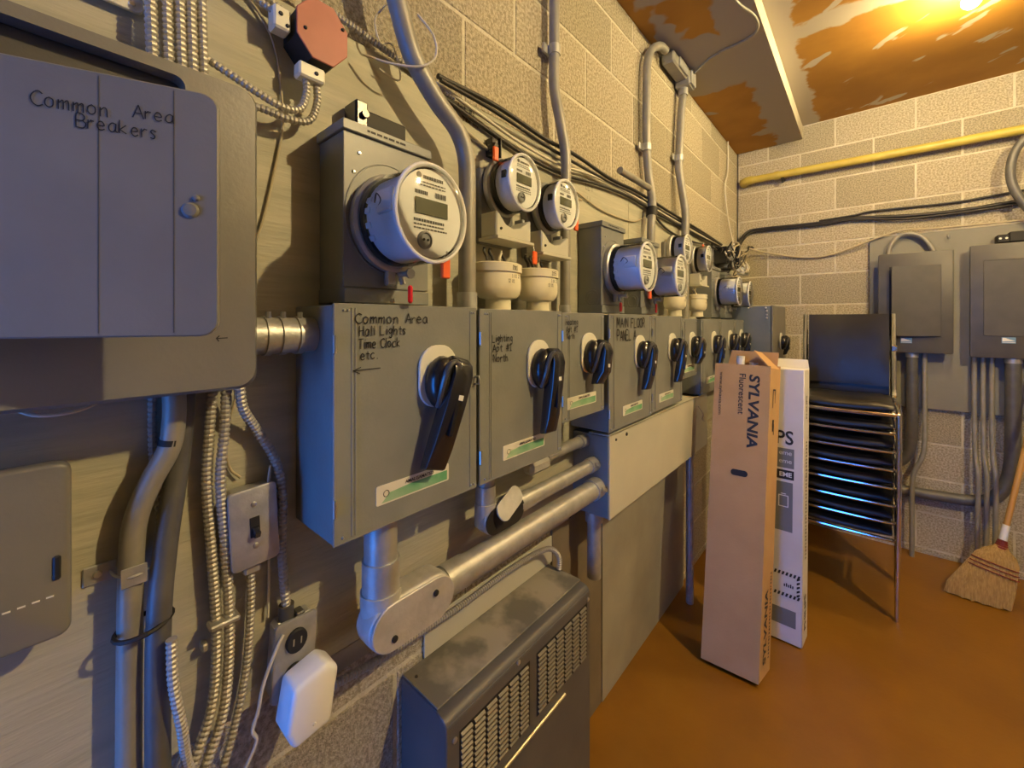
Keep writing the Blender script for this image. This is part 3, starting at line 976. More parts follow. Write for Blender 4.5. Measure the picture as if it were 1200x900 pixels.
# ================================================================== BREAKER PANEL (near left)
t = thing('breaker_panel', 'large grey breaker panel with its marked door standing ajar', 'breaker panel', (.03, .0, 1.385))
py0, py1, pz0, pz1 = -.26, .203, 1.386, 1.804
part(t, 'body', MB().box(PX + .0005, .110, py0 + .01, py1 - .006, pz0 + .008, pz1 - .008, .004), 'grey_panel')
cv = MB()
oy0, oy1, oz0, oz1 = -.14, .120, 1.480, 1.784     # opening behind the door
for (a, b2, c, d) in ((py0, oy0, pz0, pz1), (oy1, py1, pz0, pz1), (oy0, oy1, pz0, oz0), (oy0, oy1, oz1, pz1)):
    cv.box(.118, .140, a, b2, c, d)
bmv = MB()
outer = rrect(py0, py1, pz0, pz1, .022, 5)
inner = rrect(oy0, oy1, oz0, oz1, .012, 5)
n_ = len(outer)
vs = [(.128, a, b2) for a, b2 in outer] + [(.140, .5 * (py0 + py1) + (a - .5 * (py0 + py1)) * .975, .5 * (pz0 + pz1) + (b2 - .5 * (pz0 + pz1)) * .975) for a, b2 in outer] \
    + [(.140, a, b2) for a, b2 in inner] + [(.118, a, b2) for a, b2 in inner]
fs = []
for k in range(n_):
    j = (k + 1) % n_
    for a in range(3):
        fs.append((a * n_ + k, a * n_ + j, (a + 1) * n_ + j, (a + 1) * n_ + k))
vs += [(.104, a, b2) for a, b2 in outer]
for k in range(n_):
    j = (k + 1) % n_
    fs.append((4 * n_ + k, 4 * n_ + j, j, k))
part(t, 'cover', MB().add(vs, fs), 'grey_panel')
part(t, 'inner_plate', MB().box(.112, .1175, oy0 + .001, oy1 - .001, oz0 + .001, oz1 - .001), 'grey_dark')
part(t, 'breaker', MB().box(.1175, .136, .066, .104, 1.690, 1.766, .008), 'cream')
part(t, 'breaker', MB().box(.1175, .136, -.020, .056, 1.690, 1.750, .006), 'black_matte')
# the door swings on its left side and stands 23 degrees open
hy, hx = -.149, .143
MD = Matrix.Translation((hx, hy, 0)) @ Matrix.Rotation(-math.radians(23), 4, 'Z')
dw, dz0, dz1 = .300, 1.464, 1.718
dr = MB().prism(rrect(0, dw, dz0, dz1, .016, 5), 'x', 0, .008, MD)
door = part(t, 'door', dr, 'grey_panel', bevel=.0015)
cr = MB()
for a in (.205, .262):
    cr.box(.0078, .0083, a, a + .0009, dz0 + .004, dz1 - .004, 0, MD)
part(door, 'pressed_line', cr, 'grey_dark')
lt = MB()
for (a, zz, r) in ((.276, 1.594, .0075), (.281, 1.607, .003)):
    lt.lathe([(r, 0), (r, .001), (r * .75, .003), (r * .3, .0035)], (.008, a, zz), 'x', 16, 1, 1.1, MD)
part(door, 'latch', lt, 'grey_panel')
w = MB()
scribble(w, 'Common', MD @ onx(.0088, .160, 1.676), .0135, pen=.0005, width=.056)
scribble(w, 'Area', MD @ onx(.0088, .231, 1.680), .0125, pen=.0005, width=.034)
scribble(w, 'Breakers', MD @ onx(.0088, .190, 1.662), .0125, pen=.0005, width=.062)
part(door, 'lettering', w, 'ink')
w = MB()
scribble(w, '<', onx(.1408, .152, 1.452), .010, pen=.0007)
part(t, 'arrow_mark', w, 'ink')
part(t, 'bottom_wire', MB().tube(smooth_path([(.09, -.02, 1.386), (.10, .0, 1.376), (.10, .03, 1.377), (.09, .055, 1.388)], 5), .002, 6), 'cable_white')

# short nipple to the first switch
t = thing('conduit_nipple', 'short ringed metal nipple joining the big breaker panel to the first switch', 'conduit', (.09, .25, 1.42))
part(t, 'pipe', MB().tube([(.09, .198, 1.457), (.09, .296, 1.457)], .028, 20), 'galv')
for yy in (.222, .243, .268):
    part(t, 'ring', MB().tube([(.09, yy, 1.457), (.09, yy + .010, 1.457)], .0305, 20), 'galv')
for yy in (.227, .248, .273):
    part(t, 'screw', MB().tube([(.10, yy, 1.484), (.10, yy, 1.494)], .004, 8), 'steel_screw')

# ================================================================== UPPER LEFT: armoured cables


def cable(name, pts, r, m, label, cat='cable', group=None, n=8, sm_=8, flex=False, pitch=.0065):
    P = smooth_path(pts, sm_)
    mb = MB()
    if flex:
        mb.flex(P, r, pitch)
    else:
        mb.tube(P, r, n)
    return solo(name, mb, m, label, cat, loc=tuple(P[-1]), group=group, sharp=14 if flex else 60)


for i, yy in enumerate((.098, .1145, .129, .1415, .1545)):
    cable('armoured_cable', [(.052, yy + .002, 2.10), (.055, yy, 1.95), (.058, yy + .001, 1.87), (.060, yy + .003, 1.80)], .0075 if i < 4 else .0065, 'flexmetal',
          'ridged armoured cable dropping vertically into the top of the big breaker panel', group='cables into the panel top', flex=True, pitch=.008)
t = thing('strap_plate', 'cream metal strap plate beside the vertical armoured cables', 'strap', (.03, .07, 1.9))
part(t, 'plate', MB().prism(rrect(.02, .094, 1.899, 1.935, .008, 3), 'x', .030, .036), 'plate_cream', bevel=.001)
part(t, 'screw', MB().lathe([(.004, 0), (.003, .002)], (.036, .082, 1.908), 'x', 8), 'steel_screw')

t = thing('junction_box', 'red covered octagonal junction box high on the plywood', 'junction box', (PX, .32, 1.92))
yo, zo = .319, 1.975
oc = [(yo + .047 * math.cos(a) * 1.0, zo + .056 * math.sin(a)) for a in [math.pi / 8 + k * math.pi / 4 for k in range(8)]]
part(t, 'body', MB().prism([(yo + (a - yo) * .96, zo + (b2 - zo) * .96) for a, b2 in oc], 'x', PX + .0005, .078), 'black_matte')
part(t, 'cover', MB().prism(oc, 'x', .078, .081), 'red_cover', bevel=.0012, label='red painted cover')
sm = MB()
screw(sm, .081, yo - .030, zo - .008, .003)
screw(sm, .081, yo + .034, zo + .022, .003)
part(t, 'screw', sm, 'black_matte')
part(t, 'connector', MB().box(.045, .070, .284, .328, 1.893, 1.918, .003), 'plate_cream')
part(t, 'connector', MB().box(.040, .068, .246, .272, 1.955, 1.992, .003), 'plate_cream')
sm = MB()
screw(sm, .070, .312, 1.905, .0035)
screw(sm, .068, .256, 1.978, .0035)
screw(sm, .068, .266, 1.963, .003)
part(t, 'connector_screw', sm, 'black_matte')
cable('armoured_cable', [(.058, .300, 1.895), (.058, .300, 1.868), (.062, .288, 1.838), (.066, .262, 1.828), (.066, .225, 1.836), (.060, .185, 1.853), (.050, .150, 1.868), (.036, .120, 1.872)], .0065, 'flexmetal',
      'ridged armoured cable curling from the red junction box, inner loop', flex=True, pitch=.007)
cable('armoured_cable', [(.056, .318, 1.895), (.056, .319, 1.862), (.058, .305, 1.826), (.060, .27, 1.815), (.058, .23, 1.818), (.054, .202, 1.812), (.054, .190, 1.800)], .0065, 'flexmetal',
      'ridged armoured cable curling from the red junction box, outer loop', flex=True, pitch=.007)
cable('armoured_cable', [(.055, .255, 1.985), (.050, .235, 1.992), (.046, .18, 2.01), (.04, .08, 2.035)], .0065, 'flexmetal',
      'ridged armoured cable running along the plywood top into the red junction box, lower of two', flex=True, pitch=.007)
cable('armoured_cable', [(.040, .268, 2.005), (.040, .235, 2.012), (.038, .18, 2.028), (.034, .08, 2.055)], .006, 'flexmetal',
      'ridged armoured cable running along the plywood top into the red junction box, upper of two', flex=True, pitch=.007)
cable('armoured_cable', [(.030, .30, 2.062), (.030, .40, 2.052), (.030, .50, 2.038), (.030, .56, 2.030), (.030, .66, 2.02)], .007, 'flexmetal',
      'ridged armoured cable along the plywood edge behind the bent conduit', flex=True, pitch=.007)
cable('thin_wire', [(.026, .205, 2.02), (.026, .241, 1.985), (.026, .263, 1.940), (.026, .272, 1.870), (.026, .274, 1.82), (.026, .267, 1.767), (.026, .241, 1.638), (.026, .215, 1.57)], .0022, 'cable_tan',
      'thin tan wire hanging down the plywood beside the big breaker panel', 'wire')
cable('thin_wire', [(.05, .46, 2.12), (.06, .43, 2.07), (.06, .44, 2.03), (.05, .475, 2.045), (.04, .50, 2.00), (.04, .49, 1.985), (.04, .45, 1.99)], .0018, 'cable_white',
      'thin white wire looped near the red junction box', 'wire')
cable('thin_wire', [(.10, .50, 2.10), (.12, .525, 2.06), (.12, .530, 2.02), (.11, .50, 1.99), (.08, .45, 1.985), (.05, .41, 1.995)], .0022, 'cable_white',
      'white wire loop hanging round the bent conduit', 'wire')

# ================================================================== UPRIGHT CONDUITS


def conduit(pts, r, m, label, n=16, sm_=8, collars=(), straps=(), loc=None):
    P = smooth_path(pts, sm_)
    t = thing('conduit', label, 'conduit', loc or tuple(P[-1]))
    part(t, 'pipe', MB().tube(P, r, n), m, sharp=60)
    for a, b2, k in collars:
        part(t, 'coupling', MB().tube([a, b2], r * k, n), 'galv')
    for s in straps:
        c, d = Vector(s[0]), Vector(s[1])
        part(t, 'strap', MB().tube([c, d], r * 1.18, n).box(c.x - .02, c.x - r * .7, c.y - r * 2.4, c.y + r * 2.4, min(c.z, d.z), max(c.z, d.z), .001), 'galv')
    return t


conduit([(.085, .44, 2.22), (.085, .452, 2.15), (.085, .466, 2.10), (.085, .500, 2.018), (.085, .556, 1.958), (.088, .618, 1.908), (.09, .643, 1.845), (.09, .645, 1.73), (.09, .645, 1.60), (.09, .645, 1.5045)], .0200, 'conduit',
        'thick grey conduit bent above the first meter and dropping into the switch row', 20, collars=[((.09, .645, 1.505), (.09, .645, 1.545), 1.18)])
conduit([(.035, 1.072, 2.818), (.035, 1.072, 2.60), (.035, 1.072, 2.34), (.038, 1.068, 2.22), (.052, 1.085, 2.10), (.060, 1.100, 2.0), (.060, 1.098, 1.85), (.060, 1.096, 1.5015)], .0165, 'conduit',
        'thin grey conduit rising from the Heating switch to the soffit', 18, collars=[((.060, 1.096, 1.502), (.060, 1.096, 1.53), 1.15)], straps=[((.035, 1.072, 2.325), (.035, 1.072, 2.355))])
t3 = conduit([(.05, 1.99, 2.79), (.045, 1.93, 2.785), (.035, 1.85, 2.73), (.033, 1.808, 2.64), (.033, 1.80, 2.5), (.033, 1.80, 2.28), (.036, 1.82, 2.13), (.055, 1.81, 2.02), (.065, 1.775, 1.9), (.065, 1.765, 1.7), (.065, 1.765, 1.498)], .0185, 'conduit',
        'grey conduit curving over at its top against the soffit', 16, straps=[((.033, 1.80, 2.25), (.033, 1.80, 2.28))])
part(t3, 'tape', MB().tube([(.058, 1.800, 1.985), (.061, 1.788, 1.945)], .024, 14), 'black_matte')
conduit([(.04, 2.27, 2.70), (.035, 2.255, 2.6), (.033, 2.235, 2.42), (.033, 2.225, 2.30), (.045, 2.235, 2.18), (.06, 2.245, 2.05), (.06, 2.24, 1.9), (.06, 2.235, 1.488)], .020, 'conduit',
        'grey conduit ending in a boxy elbow fitting under the soffit', 16, collars=[((.04, 2.268, 2.69), (.04, 2.272, 2.73), 1.2)], straps=[((.033, 2.228, 2.33), (.033, 2.228, 2.36))])
t = thing('elbow_fitting', 'boxy metal elbow fitting tucked under the soffit', 'conduit fitting', (.045, 2.28, 2.74))
part(t, 'body', MB().box(.004, .085, 2.24, 2.33, 2.73, 2.818, .008), 'conduit')
part(t, 'cover', MB().box(.085, .092, 2.25, 2.32, 2.735, 2.812, .003), 'galv')
part(t, 'arm', MB().box(.012, .075, 2.03, 2.24, 2.755, 2.812, .008), 'conduit')
part(t, 'cover_plate', MB().box(.075, .083, 2.10, 2.225, 2.76, 2.808, .003), 'galv')
cable('ceiling_cable', [(.09, 2.29, 2.80), (.20, 2.22, 2.812), (.36, 2.19, 2.813), (.412, 2.14, 2.813), (.415, 2.04, 2.813), (.38, 1.92, 2.813), (.34, 1.70, 2.813)], .006, 'conduit',
      'grey cable stapled in a curve across the soffit underside')
cable('hanging_wire', [(.012, 3.34, 2.81), (.014, 3.33, 2.6), (.02, 3.22, 2.42), (.025, 3.30, 2.2), (.05, 3.36, 2.02), (.05, 3.34, 1.95)], .005, 'cable_white',
      'thin white wire hanging down from the soffit near the room corner', 'wire')

# cables along the top of the plywood
runs = [
    ('cable_black', .0065, [(.040, .60, 2.043), (.040, .80, 2.052), (.038, 1.02, 2.040), (.036, 1.20, 2.045), (.036, 1.45, 2.030), (.034, 1.70, 2.040), (.034, 2.1, 2.03), (.034, 2.6, 2.02), (.04, 3.05, 2.0)], 'black cable lying along the plywood top, uppermost of the bundle'),
    ('cable_black', .0052, [(.050, .60, 2.030), (.048, .78, 2.030), (.040, 1.0, 2.021), (.036, 1.12, 2.019), (.040, 1.40, 2.013), (.038, 1.70, 2.020), (.034, 1.9, 2.014), (.036, 2.3, 2.01), (.05, 3.0, 1.99)], 'black cable in the middle of the bundle along the plywood top'),
    ('cable_black', .0060, [(.030, .60, 2.012), (.030, .76, 1.985), (.032, .95, 1.962), (.034, 1.12, 1.960), (.034, 1.35, 1.985), (.034, 1.62, 2.00), (.034, 1.9, 1.99), (.034, 2.4, 1.985), (.05, 3.02, 1.975)], 'black cable sagging lowest below the plywood top'),
    ('cable_white', .0042, [(.034, .60, 2.030), (.036, .74, 2.010), (.036, .90, 1.990), (.036, 1.1, 1.985), (.036, 1.3, 2.005), (.036, 1.6, 2.012), (.036, 2.2, 1.998), (.04, 2.95, 1.985)], 'white cable in the bundle under the plywood top'),
    ('cable_tan', .0045, [(.028, .58, 2.000), (.028, .70, 1.955), (.028, .86, 1.915), (.028, 1.0, 1.900), (.028, 1.10, 1.90), (.028, 1.25, 1.905)], 'tan wire drooping in front of the paired small meters'),
    ('cable_tan', .0030, [(.026, 1.20, 1.93), (.026, 1.40, 1.90), (.026, 1.65, 1.905), (.03, 1.76, 1.935)], 'thin tan wire drooping between the thin conduit and the next pipe'),
    ('cable_black', .0055, [(.032, 1.85, 1.99), (.03, 2.05, 1.94), (.03, 2.35, 1.93), (.04, 2.75, 1.95), (.06, 3.0, 1.93)], 'black cable sagging between the pipes toward the wire tangle'),
]
for m, r, p, lab in runs:
    cable('wall_cable', p, r, m, lab)
t = thing('pipe_stub', 'short grey pipe stub leaving the cable bundle toward the curved conduit', 'conduit', (.05, 1.6, 2.06))
part(t, 'pipe', MB().tube([(.05, 1.50, 2.075), (.05, 1.785, 2.075)], .014, 12), 'conduit')

# tangle of wires near the corner
t = thing('wire_tangle', 'open terminal board with a tangle of black and white wires near the corner', 'terminal board', (PX, 3.1, 1.80))
part(t, 'board', MB().box(PX + .0005, .035, 2.86, 3.28, 1.82, 1.99, .003), 'grey_panel')
for i in range(5):
    part(t, 'terminal', MB().box(.035, .11 + .02 * (i % 3), 2.88 + i * .075, 2.935 + i * .075, 1.85 - .02 * (i % 2), 1.96 + .012 * (i % 3), .004), 'black_plastic' if i % 2 == 0 else 'grey_box')
part(t, 'white_block', MB().box(.10, .16, 3.20, 3.27, 1.80, 1.87, .005), 'white_plastic')
part(t, 'bracket', MB().box(-.07, .07, -.02, .02, -.012, .012, .002, Matrix.Translation((.115, 3.12, 1.83)) @ Matrix.Rotation(.5, 4, 'Y')), 'plate_cream')
rr = random.Random(3)
for i in range(22):
    a = (.10 + rr.uniform(0, .05), 2.86 + rr.uniform(0, .36), 1.84 + rr.uniform(0, .12))
    P = [a]
    for k in range(4):
        P.append((max(.06, min(.19, P[-1][0] + rr.uniform(-.03, .035))), max(2.84, min(3.28, P[-1][1] + rr.uniform(-.09, .09))), max(1.80, min(1.99, P[-1][2] + rr.uniform(-.06, .055)))))
    part(t, 'wire', MB().tube(smooth_path(P, 5), rr.uniform(.003, .0055), 7), ('cable_black', 'cable_white', 'cable_tan', 'cable_black')[i % 4])

# ================================================================== WIREWAY AND ITS PIPES
t = thing('wireway', 'long grey metal wireway trough under the switches', 'wireway', (PX, 1.7, .835))
wz0, wz1, wy0, wy1, wx = .836, 1.106, 1.206, 2.29, .156
part(t, 'body', MB().box(PX + .0005, wx - .003, wy0, wy1, wz0, wz1 - .003, .001), 'grey_box')
part(t, 'cover', MB().box(wx - .003, wx, wy0 + .004, 2.10, wz0 - .004, wz1 + .003, .0012).box(PX + .06, wx, wy0 + .004, 2.10, wz1 - .003, wz1 + .002, .001), 'trough')
part(t, 'end_cover', MB().box(wx - .003, wx - .0005, 2.103, wy1, wz0, wz1, .0012), 'trough')
part(t, 'screw', MB().lathe([(.005, 0), (.004, .003)], (wx, 1.255, 1.085), 'x', 8), 'black_matte')
part(t, 'screw', MB().lathe([(.007, 0), (.005, .003)], (wx, 1.335, 1.087), 'x', 8), 'black_matte')
part(t, 'pull_wire', MB().tube(smooth_path([(wx + .001, 2.13, 1.06), (wx + .02, 2.15, 1.02), (wx + .01, 2.17, .99), (wx + .012, 2.20, .975)], 4), .003, 6), 'steel_screw')


def pipe_to_trough(y_v, z_top, y_l0, y_l1, zc, x, r, label, lb_h, open_cover=False):
    """pipe out of a switch bottom, elbow body with capsule cover, pipe into the wireway end"""
    t = thing('elbow_conduit', label, 'conduit', (x, y_v, zc))
    part(t, 'drop_pipe', MB().tube([(x - .005, y_v, z_top), (x - .005, y_v, zc + lb_h * .4)], r, 18), 'galv')
    part(t, 'coupling', MB().tube([(x - .005, y_v, zc + lb_h * .55), (x - .005, y_v, zc + lb_h * 1.25)], r * 1.12, 18), 'galv')
    hub = MB().tube([(x - .005, y_v, zc + lb_h * .62), (x - .005, y_v, zc - lb_h * .2)], r * 1.22, 18)
    n = 12
    cap = []
    rr2 = lb_h / 2
    for k in range(n + 1):
        a = -math.pi / 2 + math.pi * k / n
        cap.append((y_l1 - rr2 + rr2 * math.cos(a), zc + rr2 * math.sin(a)))
    for k in range(n + 1):
        a = math.pi / 2 + math.pi * k / n
        cap.append((y_l0 + rr2 + rr2 * math.cos(a), zc + rr2 * math.sin(a)))
    el = part(t, 'elbow_body', MB().prism(cap, 'x', x - r * .8, x + r * .95), 'galv_cast', bevel=.008, seg=3)
    part(el, 'elbow_hub', hub, 'galv_cast')
    ins = [(y_l0 + (a - y_l0) * .985 + .001, zc + (b2 - zc) * .95) for a, b2 in cap]
    if not open_cover:
        cvp = part(t, 'elbow_cover', MB().prism(ins, 'x', x + r * .95, x + r * .95 + .005), 'galv_cast', bevel=.0015)
        for yy, zz in ((y_l0 + .045, zc - rr2 * .45), (y_l1 - .05, zc + rr2 * .35)):
            part(cvp, 'screw', MB().lathe([(.006, 0), (.006, .003), (.003, .004)], (x + r * .95 + .005, yy, zz), 'x', 10), 'black_matte')
    else:
        part(t, 'gasket', MB().prism(ins, 'x', x + r * .95, x + r * .95 + .002), 'black_matte')
        M = Matrix.Translation((x + r * .95 + .006, (y_l0 + y_l1) / 2 + .006, zc + .03)) @ Matrix.Rotation(-.5, 4, 'Y') @ Matrix.Rotation(.35, 4, 'X')
        part(t, 'loose_cover', MB().prism(rrect(-.05, .05, -.022, .022, .02, 4), 'x', 0, .004, M), 'galv_cast')
    part(t, 'pipe', MB().tube([(x, y_l1 - .02, zc), (x, 1.206, zc)], r, 20), 'galv')
    part(t, 'coupling', MB().tube([(x, y_l1 - .006, zc), (x, y_l1 + .055, zc)], r * 1.10, 20), 'galv')
    cl = MB().tube([(x, 1.168, zc), (x, 1.2055, zc)], r * 1.12, 20)
    end = part(t, 'connector', cl, 'galv')
    part(end, 'set_screw', MB().tube([(x + r, 1.18, zc + .008), (x + r * 1.35, 1.18, zc + .012)], .006, 8).tube([(x + r, 1.195, zc + .002), (x + r * 1.35, 1.195, zc + .004)], .006, 8), 'steel_screw')


pipe_to_trough(.413, 1.1295, .372, .560, .930, .112, .030, 'thick metal pipe with a capsule elbow from the Common Area switch to the wireway', .090)
pipe_to_trough(.700, 1.1295, .675, .815, 1.005, .100, .0215, 'thinner metal pipe with a loose elbow cover from the Lighting switch to the wireway', .066, True)
t = thing('pipe_stub', 'small pale pipe with blunt end piece entering the wireway just below the Lighting switch', 'conduit', (.06, 1.05, 1.06))
part(t, 'pipe', MB().tube([(.065, .98, 1.078), (.065, 1.206, 1.078)], .018, 16), 'galv')
part(t, 'end_piece', MB().box(.045, .085, .895, .99, 1.045, 1.082, .010), 'galv_cast')
part(t, 'connector', MB().tube([(.065, 1.17, 1.078), (.065, 1.2055, 1.078)], .0215, 16), 'galv')

for yy, z0, lab in ((1.236, .61, 'short blue-grey pipe dropping from the near end of the wireway behind the heater'), (2.235, .0, 'long grey pipe dropping from the far end of the wireway to the floor')):
    t = thing('drop_pipe', lab, 'conduit', (.09, yy, z0))
    xx = .085
    part(t, 'pipe', MB().tube([(xx, yy, .8355), (xx, yy, z0 if z0 else .001)], .0235 if z0 else .019, 16), 'galv')
    part(t, 'coupling', MB().tube([(xx, yy, .8355), (xx, yy, .80)], .030 if z0 else .024, 16), 'galv')

# ================================================================== HEATER
t = thing('wall_heater', 'dark grey convector heater with louvred front under the wireway', 'heater', (.08, .81, .11))
hy0, hy1, hz0, hz1, hx1 = .528, 1.086, .11, .690, .156
prof = [(0.001, hz0), (hx1, hz0), (hx1, hz1 - .030)]
for k in range(1, 6):
    a = k / 5 * math.pi / 2
    prof.append((hx1 - .022 + .022 * math.cos(a), hz1 - .030 + .022 * math.sin(a)))
prof += [(hx1 - .045, hz1 - .004), (0.001, hz1 - .004)]
part(t, 'body', MB().prism(prof, 'y', hy0, hy1), 'heater', bevel=.002)
part(t, 'dusty_top', MB().box(.0012, hx1 - .030, hy0 + .002, hy1 - .002, hz1 - .004, hz1, .0015), 'heater_dust', label='dusty top plate')
part(t, 'front_lip', MB().tube([(hx1 - .004, hy0 + .004, hz1 - .024), (hx1 - .004, hy1 - .004, hz1 - .024)], .004, 8), 'heater')
part(t, 'lit_block_strip', MB().box(.0012, .006, hy0 + .06, hy1 + .12, hz1 + .001, hz1 + .085, .001), 'trough')  # pale strip painted as the lit block wall behind the heater
sl = None
LV = {}
for (gy0, gy1, cols) in ((.566, .792, 6), (.826, 1.066, 6)):
    part(t, 'grille_shade_sheet', MB().box(hx1, hx1 + .0006, gy0 - .004, gy1 + .002, .480, .640), 'black_matte')  # flat black sheet on the front, painting the shade inside the slots
    cw_ = (gy1 - gy0) / cols
    for c in range(cols):
        for r in range(13):
            zz = .488 + r * .0118
            key = round(cw_, 4)
            if key not in LV:
                mb = MB().add([(0, 0, 0), (0, cw_ - .007, 0), (.005, cw_ - .007, -.003), (.005, 0, -.003), (0, 0, .0052), (0, cw_ - .007, .0052), (.005, cw_ - .007, .0012), (.005, 0, .0012)],
                              [(0, 1, 2, 3), (4, 5, 6, 7), (0, 1, 5, 4), (3, 2, 6, 7), (0, 3, 7, 4), (1, 2, 6, 5)])
                LV[key] = mb.mesh('louver')
                LV[key].materials.append(MATS['louver'])
            o = bpy.data.objects.new('louver', LV[key])
            COL.objects.link(o)
            o.parent = t
            o.location = Vector((hx1 + .0004, gy0 + c * cw_, zz)) - Vector(t.location)
part(t, 'trim_bar', MB().tube([(hx1 + .004, .56, .455), (hx1 + .004, .945, .455)], .0038, 8), 'brass', label='pale metal trim bar')
for yy, zz in ((hy0 + .022, .632), (hy1 - .014, .648), (.75, .663)):
    part(t, 'screw', MB().lathe([(.006, 0), (.006, .002), (.003, .004)], (hx1, yy, zz), 'x', 12), 'steel_screw')
sm = MB().lathe([(.004, 0), (.003, .002)], (.03, hy0 + .02, hz1), 'z', 8)
part(t, 'top_screw', sm, 'black_matte')
cable('armoured_cable', [(.030, .300, .800), (.030, .36, .797), (.030, .454, .786), (.030, .57, .782), (.030, .689, .778), (.030, .83, .782), (.032, .962, .780), (.040, 1.04, .770), (.05, 1.075, .735), (.05, 1.078, .691)], .0085, 'flexmetal',
      'ridged cable running along the wall and down into the heater top', flex=True, pitch=.007)
t = thing('wall_shelf_strip', 'narrow wooden strip on the wall behind the heater cable', 'strip', (.01, .9, .80))
part(t, 'strip', MB().box(.0005, .016, .28, 1.19, .800, .843, .002), 'paint_sheet')

# ================================================================== LOWER LEFT
t = thing('small_enclosure', 'small grey enclosure with a slot latch under the big breaker panel', 'enclosure', (.05, -.05, 1.11))
part(t, 'body', MB().box(PX + .0005, .066, -.20, .016, 1.125, 1.308, .006), 'grey_panel')
lid = part(t, 'lid', MB().prism(rrect(-.205, .025, 1.114, 1.316, .012, 4), 'x', .062, .080), 'grey_panel', bevel=.005, seg=3)
part(lid, 'slot_latch', MB().box(.0795, .083, .010, .0165, 1.182, 1.210, .002), 'black_matte')
ds = MB()
for i in range(11):
    ds.box(.080, .0812, -.10 + i * .0105, -.094 + i * .0105, 1.160 + i * .0004, 1.1615 + i * .0004)
part(lid, 'embossed_line', ds, 'plate_cream')

tg_ = conduit([(.062, .122, 1.385), (.062, .122, 1.345), (.060, .117, 1.305), (.056, .098, 1.262), (.050, .084, 1.215), (.048, .080, 1.16), (.048, .078, 1.0), (.048, .077, .70)], .0135, 'conduit',
        'grey conduit bending left as it drops from the big breaker panel', 16)
part(tg_, 'tape', MB().tube([(.0608, .1185, 1.318), (.0602, .1175, 1.310)], .0138, 14), 'black_matte')
conduit([(.037, .138, 1.385), (.037, .135, 1.33), (.040, .128, 1.26), (.050, .116, 1.18), (.062, .107, 1.10), (.068, .104, 1.02), (.068, .104, .90), (.068, .104, .70)], .0140, 'conduit_dark',  # plain grey conduit in shadow, the shade put into its colour
        'conduit coloured dark for shade, crossing beside the bent grey one below the breaker panel', 16)
t = thing('pipe_strap', 'metal pipe strap holding the bent grey conduit', 'strap', (PX, .06, 1.15))
part(t, 'tab', MB().box(PX + .0005, .0235, .036, .068, 1.135, 1.160, .002), 'galv')
part(t, 'saddle', MB().tube(smooth_path([(.0235, .062, 1.1475), (.045, .0645, 1.1475), (.063, .074, 1.1475), (.0645, .086, 1.1475), (.056, .0955, 1.1475)], 4), .002, 4).box(.0625, .0645, .068, .094, 1.135, 1.160, .0005), 'galv')
part(t, 'screw', MB().lathe([(.005, 0), (.004, .003)], (.0235, .050, 1.148), 'x', 10), 'steel_screw')
solo('cable_tie', MB().tube([(.0565 + .0255 * math.cos(a), .0915 + .0295 * math.sin(a), 1.075 + .004 * math.sin(a)) for a in [2 * math.pi * k / 20 for k in range(21)]], .003, 6), 'black_matte',
     'black tie wrapped round the two conduits under the breaker panel', 'cable tie', loc=(.05, .09, 1.07))

cable('armoured_cable', [(.045, .171, 1.40), (.042, .167, 1.32), (.040, .164, 1.24), (.040, .170, 1.13), (.040, .176, 1.01), (.042, .171, .91), (.045, .150, .845), (.05, .125, .80)], .0075, 'flexmetal',
      'ridged cable hanging from the breaker panel, first of a tight pair', flex=True, pitch=.007)
cable('armoured_cable', [(.050, .1865, 1.40), (.050, .184, 1.32), (.050, .1785, 1.24), (.046, .186, 1.13), (.046, .191, 1.01), (.048, .185, .90), (.05, .166, .84), (.055, .14, .79)], .0075, 'flexmetal',
      'ridged cable hanging from the breaker panel, second of a tight pair', flex=True, pitch=.007)
cable('armoured_cable', [(.068, .198, 1.385), (.058, .206, 1.345), (.042, .229, 1.305), (.040, .258, 1.246), (.040, .268, 1.186), (.040, .268, 1.085), (.045, .274, .985)], .0075, 'flexmetal',
      'ridged cable arching from the breaker panel down to the outlet box', flex=True, pitch=.007)
cable('armoured_cable', [(.038, .222, 1.100), (.038, .222, 1.02), (.038, .216, .93), (.040, .200, .85), (.045, .18, .79)], .0065, 'flexmetal',
      'ridged cable leaving the bottom of the toggle switch box', flex=True, pitch=.007)
cable('armoured_cable', [(.092, .114, 1.06), (.093, .116, 1.0), (.088, .126, .93), (.07, .136, .86), (.06, .155, .80)], .0065, 'flexmetal',
      'ridged cable bowing out beside the shade-dark conduit', flex=True, pitch=.007)
cable('armoured_cable', [(.03, .104, 1.40), (.03, .104, 1.30), (.03, .112, 1.20), (.03, .115, 1.10)], .0055, 'flexmetal',
      'thin ridged cable half hidden behind the two conduits', flex=True, pitch=.007)
t = thing('cable_clamp', 'small screw clamp round the pair of hanging ridged cables', 'clamp', (.05, .18, 1.02))
part(t, 'band', MB().box(.034, .058, .164, .203, 1.020, 1.028, .002), 'galv')
part(t, 'ear', MB().box(.022, .040, .158, .166, .985, .997, .002), 'galv')
cable('thin_wire', [(.03, .200, 1.39), (.028, .203, 1.355), (.026, .190, 1.30), (.026, .196, 1.25), (.03, .21, 1.23)], .0020, 'cable_tan', 'thin wire dropping behind the toggle switch box', 'wire')

